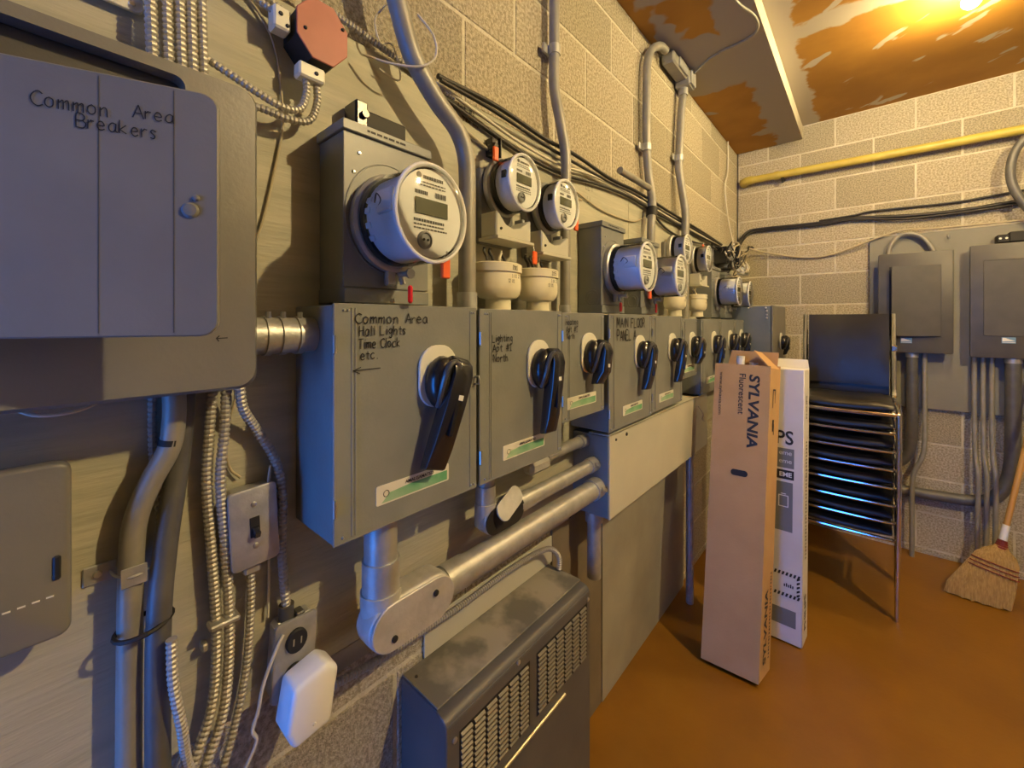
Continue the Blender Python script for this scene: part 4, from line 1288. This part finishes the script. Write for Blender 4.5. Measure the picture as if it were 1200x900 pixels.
t = thing('toggle_switch_box', 'small metal box with a dark toggle switch', 'light switch', (PX, .22, 1.09))
M_sw = Matrix.Translation((0, .2215, 1.157)) @ Matrix.Rotation(.05, 4, 'X')
part(t, 'body', MB().box(PX + .0005, .052, -.031, .031, -.058, .058, .006, M_sw), 'galv')
fp = part(t, 'face_plate', MB().prism(rrect(-.034, .034, -.062, .062, .008, 4), 'x', .052, .060, M_sw), 'galv', bevel=.003, seg=2)
part(fp, 'switch_slot', MB().box(.060, .0612, -.007, .007, -.016, .016, .0005, M_sw), 'black_matte')
part(fp, 'toggle', MB().box(-.003, .013, -.0045, .0045, -.006, .005, .0015, M_sw @ Matrix.Translation((.0612, 0, -.004)) @ Matrix.Rotation(.45, 4, 'Y')), 'black_plastic', label='dark toggle lever')
sm = MB()
for zz in (.036, -.030):
    part(fp, 'screw', MB().lathe([(.0042, 0), (.0042, .0015), (.002, .0025)], (.060, 0, zz), 'x', 10, 1, 1, M_sw), 'steel_screw')
part(t, 'connector', MB().box(.026, .050, .210, .234, 1.078, 1.098, .003), 'galv')

t = thing('outlet_box', 'small metal box with a dark duplex outlet', 'outlet', (PX, .28, .85))
M_ob = Matrix.Translation((0, .2815, .915)) @ Matrix.Rotation(-.06, 4, 'X')
part(t, 'body', MB().box(PX + .0005, .052, -.031, .031, -.060, .060, .006, M_ob), 'galv')
fp = part(t, 'face_plate', MB().prism(rrect(-.034, .034, -.064, .064, .009, 4), 'x', .052, .059, M_ob), 'galv', bevel=.003, seg=2)
for zz in (.028, -.028):
    r_ = part(fp, 'receptacle', MB().lathe([(.017, 0), (.017, .004), (.015, .006)], (.059, 0, zz), 'x', 20, 1, 1.15, M_ob), 'black_matte', label='dark brown outlet face')
    part(r_, 'slot', MB().box(.0650, .0656, -.007, -.005, zz - .005, zz + .006, 0, M_ob).box(.0650, .0656, .005, .007, zz - .005, zz + .006, 0, M_ob), 'cable_tan')
part(t, 'connector', MB().tube([(.042, .274, .965), (.042, .274, 1.0)], .012, 12).box(.034, .054, .286, .300, .972, .982, .002), 'grey_dark')

t = thing('plug_adapter', 'white plastic plug adapter in the outlet box', 'adapter', (.09, .29, .83))
M_pa = Matrix.Translation((.066, .287, .872)) @ Matrix.Rotation(-.14, 4, 'X')
part(t, 'body', MB().prism([(-.036, -.035), (-.020, -.062), (.036, -.048), (.038, .036), (.016, .050), (-.034, .030)], 'x', 0, .052, M_pa), 'white_plastic', bevel=.008, seg=3)
part(t, 'indicator', MB().lathe([(.003, 0), (.002, .001)], (.0522, .006, -.036), 'x', 8, 1, 1, M_pa), 'plate_cream')
cable('power_lead', [(.062, .262, .965), (.066, .250, .95), (.064, .232, .905), (.060, .226, .865), (.06, .218, .84), (.06, .224, .82), (.058, .214, .795), (.055, .20, .77)], .0028, 'cable_white',
      'thin white cord curling down beside the white plug adapter', 'cord')
cable('bell_wire', [(.044, .245, 1.21), (.040, .250, 1.24), (.028, .250, 1.18), (.028, .252, 1.06), (.030, .250, .985)], .0020, 'cable_white',
      'thin white wire running from the toggle switch box to the outlet box', 'wire')

# ================================================================== FAR WALL
t = thing('gas_pipe', 'yellow painted gas pipe across the far block wall', 'pipe', (.9, 3.62, 2.55))
part(t, 'pipe', MB().tube([(.10, 3.625, 2.574), (1.9, 3.625, 2.552)], .0265, 18), 'yellow_pipe')
part(t, 'elbow', MB().tube(smooth_path([(.12, 3.625, 2.574), (.075, 3.628, 2.572), (.055, 3.645, 2.571), (.052, 3.678, 2.571)], 5), .032, 16), 'yellow_pipe')
part(t, 'coupling', MB().tube([(.262, 3.625, 2.572), (.292, 3.625, 2.5717)], .031, 18), 'yellow_pipe')
part(t, 'hanger', MB().box(.305, .325, 3.61, 3.679, 2.53, 2.546, .003).box(.308, .322, 3.62, 3.63, 2.510, 2.532, .002), 'black_matte')

for m, r, p, lab in (
    ('cable_black', .011, [(.06, 3.40, 2.03), (.045, 3.60, 2.12), (.09, 3.655, 2.185), (.22, 3.664, 2.192), (.53, 3.664, 2.182), (.72, 3.664, 2.186), (.98, 3.662, 2.158), (1.2, 3.660, 2.150), (1.48, 3.66, 2.166), (1.8, 3.66, 2.19)], 'thick black cable across the far wall, main one of the bundle'),
    ('cable_black', .008, [(.07, 3.40, 2.01), (.05, 3.60, 2.10), (.10, 3.655, 2.170), (.22, 3.660, 2.176), (.53, 3.658, 2.168), (.72, 3.655, 2.174), (.98, 3.652, 2.138), (1.2, 3.650, 2.134), (1.48, 3.65, 2.148), (1.8, 3.65, 2.18)], 'black cable across the far wall, lowest of the bundle'),
    ('cable_black', .007, [(.53, 3.664, 2.198), (.72, 3.664, 2.204), (.80, 3.666, 2.216), (1.0, 3.668, 2.212), (1.2, 3.668, 2.205), (1.48, 3.668, 2.225), (1.8, 3.668, 2.25)], 'thin black cable rising apart from the bundle on the far wall'),
    ('cable_tan', .007, [(.10, 3.52, 2.03), (.18, 3.62, 2.01), (.33, 3.660, 1.967), (.48, 3.665, 1.940), (.60, 3.664, 1.948), (.72, 3.650, 1.985), (.89, 3.640, 2.048), (.98, 3.64, 2.065), (1.10, 3.64, 2.055), (1.48, 3.645, 2.050), (1.8, 3.645, 2.06)], 'pale cable drooping below the black bundle on the far wall'),
):
    cable('wall_cable', p, r, m, lab)


def far_panel(x0, x1, z0, z1, label, ajar, zoff=0.0):
    t = thing('breaker_panel', label, 'breaker panel', ((x0 + x1) / 2, 3.655, z0))
    part(t, 'body', MB().box(x0 + .012, x1 - .012, 3.575, 3.6545, z0 + .01, z1 - .01, .003), 'grey_dark')
    part(t, 'cover', MB().prism(rrect(x0, x1, z0, z1, .010, 3), 'y', 3.565, 3.582), 'grey_dark', bevel=.004, seg=2)
    if ajar:
        dx0, dx1, dz0_, dz1_ = x0 + .058, x1 - .053, z0 + .105, z1 - .085
        part(t, 'gap_shade_sheet', MB().box(dx0 - .006, dx1, 3.5635, 3.5655, dz0_, dz1_), 'black_matte')  # flat black sheet painting the shade in the gap behind the door
        M = Matrix.Translation((dx1, 3.562, 0)) @ Matrix.Rotation(.16, 4, 'Z')
        d = part(t, 'door', MB().prism(rrect(-(dx1 - dx0), 0, dz0_, dz1_, .006, 3), 'y', -.006, 0, M), 'grey_dark', bevel=.0015)
    else:
        dx0, dx1, dz0_, dz1_ = x0 + .052, x1 - .06, z0 + .125, z1 - .09
        d = part(t, 'door', MB().prism(rrect(dx0, dx1, dz0_, dz1_, .006, 3), 'y', 3.561, 3.566), 'grey_dark', bevel=.0015)
        part(d, 'seam', MB().box(dx0 + .001, dx1 - .001, 3.5605, 3.562, dz1_ - .006, dz1_ - .004), 'black_matte')
    lx = x0 + (.105 if ajar else .120)
    lz = z0 + (.060 if ajar else .085)
    lb = part(t, 'label', MB().box(lx, lx + .052, 3.5632, 3.565, lz, lz + .034, .0005), 'label_blue', label='small blue and white maker label')
    part(lb, 'label_mark', MB().add([(lx + .003, 3.5628, lz + .012), (lx + .050, 3.5628, lz + .014), (lx + .030, 3.5628, lz + .022), (lx + .012, 3.5628, lz + .031), (lx + .003, 3.5628, lz + .031)], [(0, 1, 2, 3, 4)])
         .quad((lx + .003, 3.5628, lz + .004), (lx + .050, 3.5628, lz + .004), (lx + .050, 3.5628, lz + .007), (lx + .003, 3.5628, lz + .007)), 'white_plastic')
    return t


far_panel(.845, 1.180, 1.280, 1.908, 'dark breaker panel with its door ajar, behind the stacked chairs', True)
far_panel(1.245, 1.590, 1.268, 1.920, 'dark breaker panel with its door shut, under a black terminal block', False)
t = thing('terminal_block', 'black terminal block on the far board above the shut breaker panel', 'terminal block', (1.42, 3.65, 1.93))
part(t, 'body', MB().box(1.40, 1.505, 3.60, 3.6545, 1.928, 1.985, .004), 'black_matte')
part(t, 'lug', MB().box(1.352, 1.402, 3.59, 3.6545, 1.925, 1.972, .005), 'black_matte')
sm = MB()
for xx in (1.365, 1.388):
    part(t, 'screw', MB().lathe([(.006, 0), (.005, -.004)], (xx, 3.59, 1.950), 'y', 10), 'steel_screw')
conduit([(.895, 3.62, 1.90), (.905, 3.62, 1.965), (.945, 3.62, 2.025), (1.0, 3.62, 2.035), (1.055, 3.62, 2.0), (1.095, 3.62, 1.93), (1.10, 3.62, 1.90)], .0125, 'conduit',
        'silver conduit arching over the top of the ajar breaker panel', 12)
conduit([(1.80, 3.565, 2.914), (1.79, 3.565, 2.74), (1.68, 3.565, 2.62), (1.53, 3.565, 2.565), (1.43, 3.565, 2.46), (1.398, 3.565, 2.34), (1.410, 3.565, 2.22), (1.46, 3.565, 2.10), (1.52, 3.580, 2.01), (1.54, 3.600, 1.95), (1.54, 3.605, 1.9205)], .020, 'conduit_dark',
        'dark bent conduit looping above the shut breaker panel', 14)
t = thing('hook_screw', 'small screw hook on the far board between the panels', 'hook', (1.168, 3.65, 2.0))
part(t, 'hook', MB().tube(smooth_path([(1.165, 3.6545, 2.005), (1.165, 3.63, 2.005), (1.165, 3.622, 1.992), (1.165, 3.63, 1.982)], 4), .004, 7), 'steel_screw')

conduit([(1.005, 3.615, 1.2795), (1.005, 3.615, .86), (1.003, 3.625, .72), (.985, 3.640, .62), (.93, 3.643, .55), (.85, 3.643, .52), (.70, 3.643, .51)], .0275, 'conduit_dark',
        'thick dark conduit under the ajar panel bending away behind the chairs', 16, collars=[((1.005, 3.615, 1.2795), (1.005, 3.615, 1.25), 1.14)])
conduit([(1.062, 3.625, 1.2795), (1.062, 3.62, .9), (1.060, 3.600, .72), (1.048, 3.590, .63), (1.015, 3.588, .54), (1.005, 3.588, .45), (1.003, 3.588, .2), (1.003, 3.588, .001)], .0125, 'conduit',
        'thin conduit with an offset bend running from the ajar panel to the floor', 12)
for i, xx in enumerate((1.270, 1.304, 1.338)):
    conduit([(xx, 3.625, 1.2675), (xx, 3.625, .9), (xx + .002, 3.61, .70), (xx + .010, 3.590, .58), (xx + .010, 3.590, .45), (xx + .008, 3.590, .2), (xx + .008, 3.590, .001)], .0115, 'conduit',
            ('slim conduit running from the shut panel to the floor, farthest from the thick one', 'slim conduit running from the shut panel to the floor, middle of three', 'slim conduit running from the shut panel to the floor, beside the thick one')[i], 12)
conduit([(1.415, 3.610, 1.2675), (1.415, 3.612, .85), (1.412, 3.625, .66), (1.395, 3.640, .54), (1.34, 3.643, .44), (1.25, 3.643, .405), (1.12, 3.643, .395), (1.06, 3.643, .392), (.80, 3.643, .392)], .032, 'conduit_dark',
        'thick dark conduit sweeping from the shut panel along the far wall', 16, collars=[((1.415, 3.610, 1.2675), (1.415, 3.610, 1.24), 1.1)])

# ================================================================== STACK OF CHAIRS


def chair(k, label):
    x0, x1 = .502, .900
    yf, yb = 2.765 - .020 * k, 3.165 - .020 * k
    dz = .092 * k
    zs = .400 + dz
    t = thing('stacking_chair', label, 'chair', ((x0 + x1) / 2, (yf + yb) / 2, dz), 'chairs stacked by the far wall')
    R = .0095
    for xx in (x0, x1):
        sx_ = -1 if xx == x0 else 1
        part(t, 'leg', MB().tube(smooth_path([(xx, yf + .03, zs + .004), (xx, yf + .006, zs - .006), (xx, yf, zs - .03), (xx, yf - .002, zs - .2), (xx, yf - .004, dz + .002)], 5), R, 10), 'chrome')
        part(t, 'leg', MB().tube([(xx, yb - .02, zs), (xx + sx_ * .004, yb - .003, zs - .003), (xx + sx_ * .018, yb + .004, zs - .02), (xx + sx_ * .022, yb, zs - .05), (xx + sx_ * .022, yb, dz + .002)], R, 10), 'chrome')
        part(t, 'side_rail', MB().tube([(xx, yf + .03, zs + .004), (xx, yb - .02, zs + .0)], R, 10), 'chrome')
        up = part(t, 'back_upright', MB().tube(smooth_path([(xx, yb - .03, zs), (xx, yb + .01, zs + .03), (xx, yb + .03, zs + .12), (xx, yb + .055, zs + .30), (xx, yb + .075, zs + .475)], 4), .011, 8), 'chrome')
        if k == 7 and xx == x1:
            part(up, 'upright_cap', MB().box(xx - .010, xx + .014, yb + .030, yb + .068, zs + .27, zs + .30, .003), 'chrome')
    part(t, 'front_bar', MB().tube(smooth_path([(x0, yf + .008, zs - .008), (x0 + .02, yf - .002, zs - .008), ((x0 + x1) / 2, yf - .004, zs - .010), (x1 - .02, yf - .002, zs - .008), (x1, yf + .008, zs - .008)], 4), .0085, 10), 'chrome')
    s = MB()
    n, mN = 9, 5
    vs, fs = [], []
    a0, a1 = x0 + .016, x1 - .016
    prof = [(yf + .004, .010), (yf - .004, .022), (yf + .004, .040), (yf + .04, .052), (yb - .10, .050), (yb - .035, .046), (yb - .028, .030), (yb - .03, .012)]
    for i in range(n):
        u = i / (n - 1)
        sag = -.010 * math.sin(math.pi * u)
        ed = 1 - (abs(2 * u - 1)) ** 8 * .35
        for y_, z_ in prof:
            vs.append((a0 + (a1 - a0) * u, y_, zs + sag + .012 + (z_ - .012) * ed))
    m_ = len(prof)
    for i in range(n - 1):
        for j in range(m_):
            fs.append((i * m_ + j, i * m_ + (j + 1) % m_, (i + 1) * m_ + (j + 1) % m_, (i + 1) * m_ + j))
    fs.append(tuple(range(m_)))
    fs.append(tuple(range((n - 1) * m_, n * m_)))
    part(t, 'seat', s.add(vs, fs), 'black_vinyl', sharp=60)
    vs, fs = [], []
    nz = 6
    for i in range(n):
        u = i / (n - 1)
        bow = .018 * math.sin(math.pi * u)
        for j in range(nz):
            w_ = j / (nz - 1)
            y_ = yb + .022 + .055 * w_
            vs.append((a0 + .002 + (a1 - a0 - .004) * u, y_ + bow - .014 * (1 - (2 * u - 1) ** 6) * (1 - (2 * w_ - 1) ** 6), zs + .075 + .40 * w_))
    off = len(vs)
    for i in range(n):
        u = i / (n - 1)
        bow = .018 * math.sin(math.pi * u)
        for j in range(nz):
            w_ = j / (nz - 1)
            vs.append((a0 + .002 + (a1 - a0 - .004) * u, yb + .036 + .055 * w_ + bow, zs + .075 + .40 * w_))
    for i in range(n - 1):
        for j in range(nz - 1):
            q = (i * nz + j, i * nz + j + 1, (i + 1) * nz + j + 1, (i + 1) * nz + j)
            fs.append(q)
            fs.append(tuple(off + a for a in q[::-1]))
    for i in range(n - 1):
        for j in (0, nz - 1):
            fs.append((i * nz + j, (i + 1) * nz + j, off + (i + 1) * nz + j, off + i * nz + j))
    for j in range(nz - 1):
        for i in (0, n - 1):
            fs.append((i * nz + j, i * nz + j + 1, off + i * nz + j + 1, off + i * nz + j))
    part(t, 'backrest', MB().add(vs, fs), 'black_vinyl', sharp=60)


order = ['lowest', 'second from the floor', 'third from the floor', 'fourth from the floor', 'fourth from the top', 'third from the top', 'second from the top', None]
for k in range(8):
    chair(k, 'black padded chrome stacking chair, %s in the stack' % order[k] if order[k] else 'topmost black chrome stacking chair of the stack, its padded backrest showing whole')

# ================================================================== LAMP CARTONS
th = math.radians(10)
lean = math.radians(5.2)
t = thing('tube_carton', 'tall brown cardboard carton printed SYLVANIA Fluorescent leaning beside the wireway', 'cardboard box', (.249, 1.865, 0))
T4 = .004


def carton_frame(o, turn, skew, lean_, d):
    """a carton tipped back onto its rear bottom edge, its corners not quite square"""
    ex = Vector((math.cos(turn), math.sin(turn), 0))
    fy = Vector((math.sin(skew), math.cos(skew), 0))
    ey = fy * math.cos(lean_) - Vector((0, 0, math.sin(lean_)))
    ez = fy * math.sin(lean_) + Vector((0, 0, math.cos(lean_)))
    z = d * math.sin(lean_) + .001
    return Matrix(((ex.x, ey.x, ez.x, o[0]), (ex.y, ey.y, ez.y, o[1]), (ex.z, ey.z, ez.z, z), (0, 0, 0, 1)))


cw, cd_, ch = .216, .140, 1.278
MC = carton_frame((.243, 1.878), math.radians(3), math.radians(7), math.radians(7), cd_)
part(t, 'front_side', MB().box(0, cw, 0, T4, 0, ch, 0, MC), 'cardboard')
part(t, 'right_side', MB().box(cw - T4, cw, T4, cd_ - T4, 0.001, ch - .012, 0, MC), 'cardboard')
part(t, 'left_side', MB().box(0, T4, T4, cd_ - T4, 0.001, ch - .005, 0, MC), 'cardboard')
part(t, 'back_side', MB().box(0, cw, cd_ - T4, cd_, 0.001, ch + .005, 0, MC), 'cardboard')
part(t, 'bottom', MB().box(T4, cw - T4, T4, cd_ - T4, 0.001, .008, 0, MC), 'cardboard')
part(t, 'back_flap', MB().prism([(.004, ch), (cw - .012, ch), (cw - .008, ch + .066), (.02, ch + .070)], 'y', cd_ - T4, cd_, MC), 'cardboard_inner')
part(t, 'side_flap', MB().prism([(T4, 0), (cd_ - T4, 0), (cd_ - .02, .10), (.03, .105)], 'x', 0, .003, MC @ Matrix.Translation((cw - .003, 0, ch - .012)) @ Matrix.Rotation(-.75, 4, 'Y')), 'cardboard_inner')
hs = part(t, 'hand_hole', MB().prism(rrect(.078, .152, .792, .828, .017, 5), 'y', -.0012, .0003, MC), 'cardboard_inner')
part(hs, 'hole_dark', MB().prism(rrect(.083, .147, .797, .823, .012, 5), 'y', -.0018, -.0012, MC), 'black_matte')
tx = MB()
FD = lambda x, z: MC @ frame((x, -.0012, z), (0, 0, -1), (1, 0, 0))
printed(tx, 'SYLVANIA', FD(.140, 1.238), .054, bold=.0016, shear=.12, sx=1.28)
printed(tx, 'Fluorescent', FD(.100, 1.240), .036, bold=.0002, sx=1.05)
printed(tx, 'www.sylvania.com', FD(.022, 1.240), .020, sx=1.3)
SD = lambda y, z: MC @ frame((cw + .0012, y, z), (0, 0, 1), (0, -1, 0))
printed(tx, 'SYLVANIA', SD(.075, .05), .052, bold=.0016, shear=.12, sx=1.25)
for i in range(26):
    z_ = .06 + i * .0135
    tx.quad(*[MC @ Vector((cw + .0012, a, b2)) for a, b2 in ((.102, z_), (.116, z_), (.116, z_ + .006 + (i % 3) * .002), (.102, z_ + .006 + (i % 3) * .002))])
for (ya, yb_, za, zb_) in ((.04, .048, 1.10, 1.18), (.04, .075, 1.174, 1.18), (.07, .076, 1.12, 1.18), (.045, .066, 1.00, 1.05), (.06, .07, .985, 1.03)):
    p4 = [MC @ Vector((cw + .0012, a, b2)) for a, b2 in ((ya, za), (yb_, za), (yb_, zb_), (ya, zb_))]
    tx.quad(*p4)
part(t, 'lettering', tx, 'print_black')
tb = thing('fluorescent_tube', 'white fluorescent tube end poking out of the brown carton', 'fluorescent tube', tuple(MC @ Vector((.085, .05, .02))))
part(tb, 'tube', MB().tube([MC @ Vector((.085, .05, .02)), MC @ Vector((.085, .05, ch + .030))], .0165, 14), 'white_plastic')
part(tb, 'end_cap', MB().tube([MC @ Vector((.085, .05, ch + .030)), MC @ Vector((.085, .05, ch + .040))], .0170, 14), 'plate_cream')
tb = thing('fluorescent_tube', 'lower fluorescent tube end barely above the rim of the brown carton', 'fluorescent tube', tuple(MC @ Vector((.135, .06, .02))))
part(tb, 'tube', MB().tube([MC @ Vector((.135, .06, .02)), MC @ Vector((.135, .06, ch + .004))], .0165, 14), 'white_plastic')
part(tb, 'end_cap', MB().tube([MC @ Vector((.135, .06, ch + .004)), MC @ Vector((.135, .06, ch + .012))], .0170, 14), 'plate_cream')

t = thing('white_carton', 'tall white carton printed PHILIPS behind the brown one', 'cardboard box', (.38, 2.24, 0))
ww, wd, wh = .196, .118, 1.250
MW = carton_frame((.372, 2.243), math.radians(-1), math.radians(4), math.radians(2.5), wd)
part(t, 'body', MB().box(0, ww, 0, wd, 0, wh, .003, MW), 'white_card')
part(t, 'top_flap', MB().prism([(0, 0), (ww, 0), (ww - .01, .05), (.01, .05)], 'y', 0, .003, MW @ Matrix.Translation((0, wd - .003, wh - .001)) @ Matrix.Rotation(-.5, 4, 'X')), 'white_card')
px = MB()
WF = lambda x, z: MW @ frame((x, -.0012, z), (1, 0, 0), (0, 0, 1))
printed(px, 'PHILIPS', WF(.158, .900), .088, align='RIGHT', bold=.0014, sx=.85)
part(t, 'lettering', px, 'print_black')


def wrect(mb, x0, x1, z0, z1, d=.0010):
    mb.quad(*[MW @ Vector(p) for p in ((x0, -d, z0), (x1, -d, z0), (x1, -d, z1), (x0, -d, z1))])


for q_ in ((.02, .160, .790, .880), (.02, .156, .500, .725), (.02, .172, .075, .150)):
    g = MB()
    wrect(g, *q_)
    part(t, 'grey_print', g, 'print_grey')
k_ = MB()
wrect(k_, .02, .160, .738, .780)
part(t, 'black_print', k_, 'print_black')
px = MB()
printed(px, 'eme', MW @ frame((.152, -.0016, .850), (1, 0, 0), (0, 0, 1)), .030, align='RIGHT')
printed(px, 'eme', MW @ frame((.152, -.0016, .812), (1, 0, 0), (0, 0, 1)), .030, align='RIGHT')
printed(px, 'EME', MW @ frame((.152, -.0016, .750), (1, 0, 0), (0, 0, 1)), .028, align='RIGHT', bold=.0008)
for (a, b2, c, d) in ((.100, .140, .66, .664), (.100, .104, .61, .66), (.136, .140, .61, .66), (.100, .140, .61, .614), (.110, .130, .668, .672)):
    wrect(px, a, b2, c, d, .0016)
o = part(t, 'white_print', px, 'white_plastic')
o['kind'] = 'stuff'
hz = MB()
for i in range(7):
    wx_ = .085 + i * .015
    for zz in (.300, .205):
        hz.add([MW @ Vector(p) for p in ((wx_, -.0013, zz), (wx_ + .008, -.0013, zz), (wx_ + .013, -.0013, zz + .016), (wx_ + .005, -.0013, zz + .016))], [(0, 1, 2, 3)])
for i in range(5):
    zz = .218 + i * .018
    hz.add([MW @ Vector(p) for p in ((.174, -.0013, zz), (.186, -.0013, zz + .008), (.186, -.0013, zz + .018), (.174, -.0013, zz + .010))], [(0, 1, 2, 3)])
for i in range(5):
    wrect(hz, .125 + i * .008, .130 + i * .008, .250, .262 + (i % 2) * .004, .0013)
SDW = lambda y, z: MW @ frame((ww + .0012, y, z), (0, 0, 1), (0, -1, 0))
printed(hz, 'PHILIPS', SDW(.070, .06), .050, bold=.0012)
for i in range(34):
    z_ = .38 + i * .016
    hz.quad(*[MW @ Vector((ww + .0012, a, b2)) for a, b2 in ((.045, z_), (.068, z_), (.068, z_ + .007 + (i % 3) * .002), (.045, z_ + .007 + (i % 4) * .002))])
printed(hz, 'PHILIPS', SDW(.065, 1.02), .034, bold=.0006)
part(t, 'hazard_print', hz, 'print_black')

# ================================================================== BROOM
t = thing('broom', 'straw broom with its wooden handle leaning on the shut breaker panel', 'broom', (1.26, 3.25, 0))
base = Vector((1.262, 3.235, .0))
tip = Vector((1.535, 3.548, 1.36))
ax = (tip - base).normalized()
Mz = Vector((0, 0, 1)).rotation_difference(ax).to_matrix().to_4x4()
MBm = Matrix.Translation(base) @ Mz
part(t, 'handle', MB().tube([base + ax * .36, tip], .0125, 12), 'broom_wood')
part(t, 'ferrule', MB().tube([base + ax * .345, base + ax * .425], .0150, 14), 'white_plastic')
bd = MB()
for i in range(4):
    bd.tube([base + ax * (.300 + i * .011), base + ax * (.309 + i * .011)], .0245 - i * .0018, 14)
part(t, 'wire_binding', bd, 'stitch')
vs, fs = [], []
rows = [(.318, .020, .018, 0), (.300, .030, .022, 0), (.275, .055, .028, .0), (.240, .074, .032, -.004), (.18, .086, .032, -.012), (.10, .100, .028, -.024), (.03, .112, .024, -.036), (.004, .116, .022, -.040)]
n = 64
rb = random.Random(5)
for ri, (h, rx, ry, dx) in enumerate(rows):
    for k in range(n):
        a = 2 * math.pi * k / n
        g_ = 1 + (.05 if k % 2 else -.05) * (ri > 1) + rb.uniform(-.02, .02)
        hz_ = h + (rb.uniform(0, .014) if ri == len(rows) - 1 else 0)
        # the worn sweep: cut level with the floor
        p = MBm @ Vector((math.copysign(abs(math.cos(a)) ** .8, math.cos(a)) * rx * g_ + dx, math.sin(a) * ry * g_, hz_))
        if ri >= len(rows) - 2:
            p.z = max(p.z, 0.002) if ri < len(rows) - 1 else rb.uniform(.0015, .012)
        vs.append(p)
for i in range(len(rows) - 1):
    for k in range(n):
        a, b2 = i * n + k, i * n + (k + 1) % n
        fs.append((a, b2, b2 + n, a + n))
fs.append(tuple(range(n)))
fs.append(tuple(range((len(rows) - 1) * n, len(rows) * n)))
part(t, 'bristles', MB().add(vs, fs), 'straw', sharp=80)
for hh in (.215, .193, .172):
    rx = .079 + (.215 - hh) * .2
    P = [MBm @ Vector((math.copysign(abs(math.cos(a)) ** .8, math.cos(a)) * (rx + .004) - .008, math.sin(a) * .036, hh)) for a in [2 * math.pi * i / 32 for i in range(33)]]
    part(t, 'stitching', MB().tube(P, .0026, 6, caps=False), 'stitch')
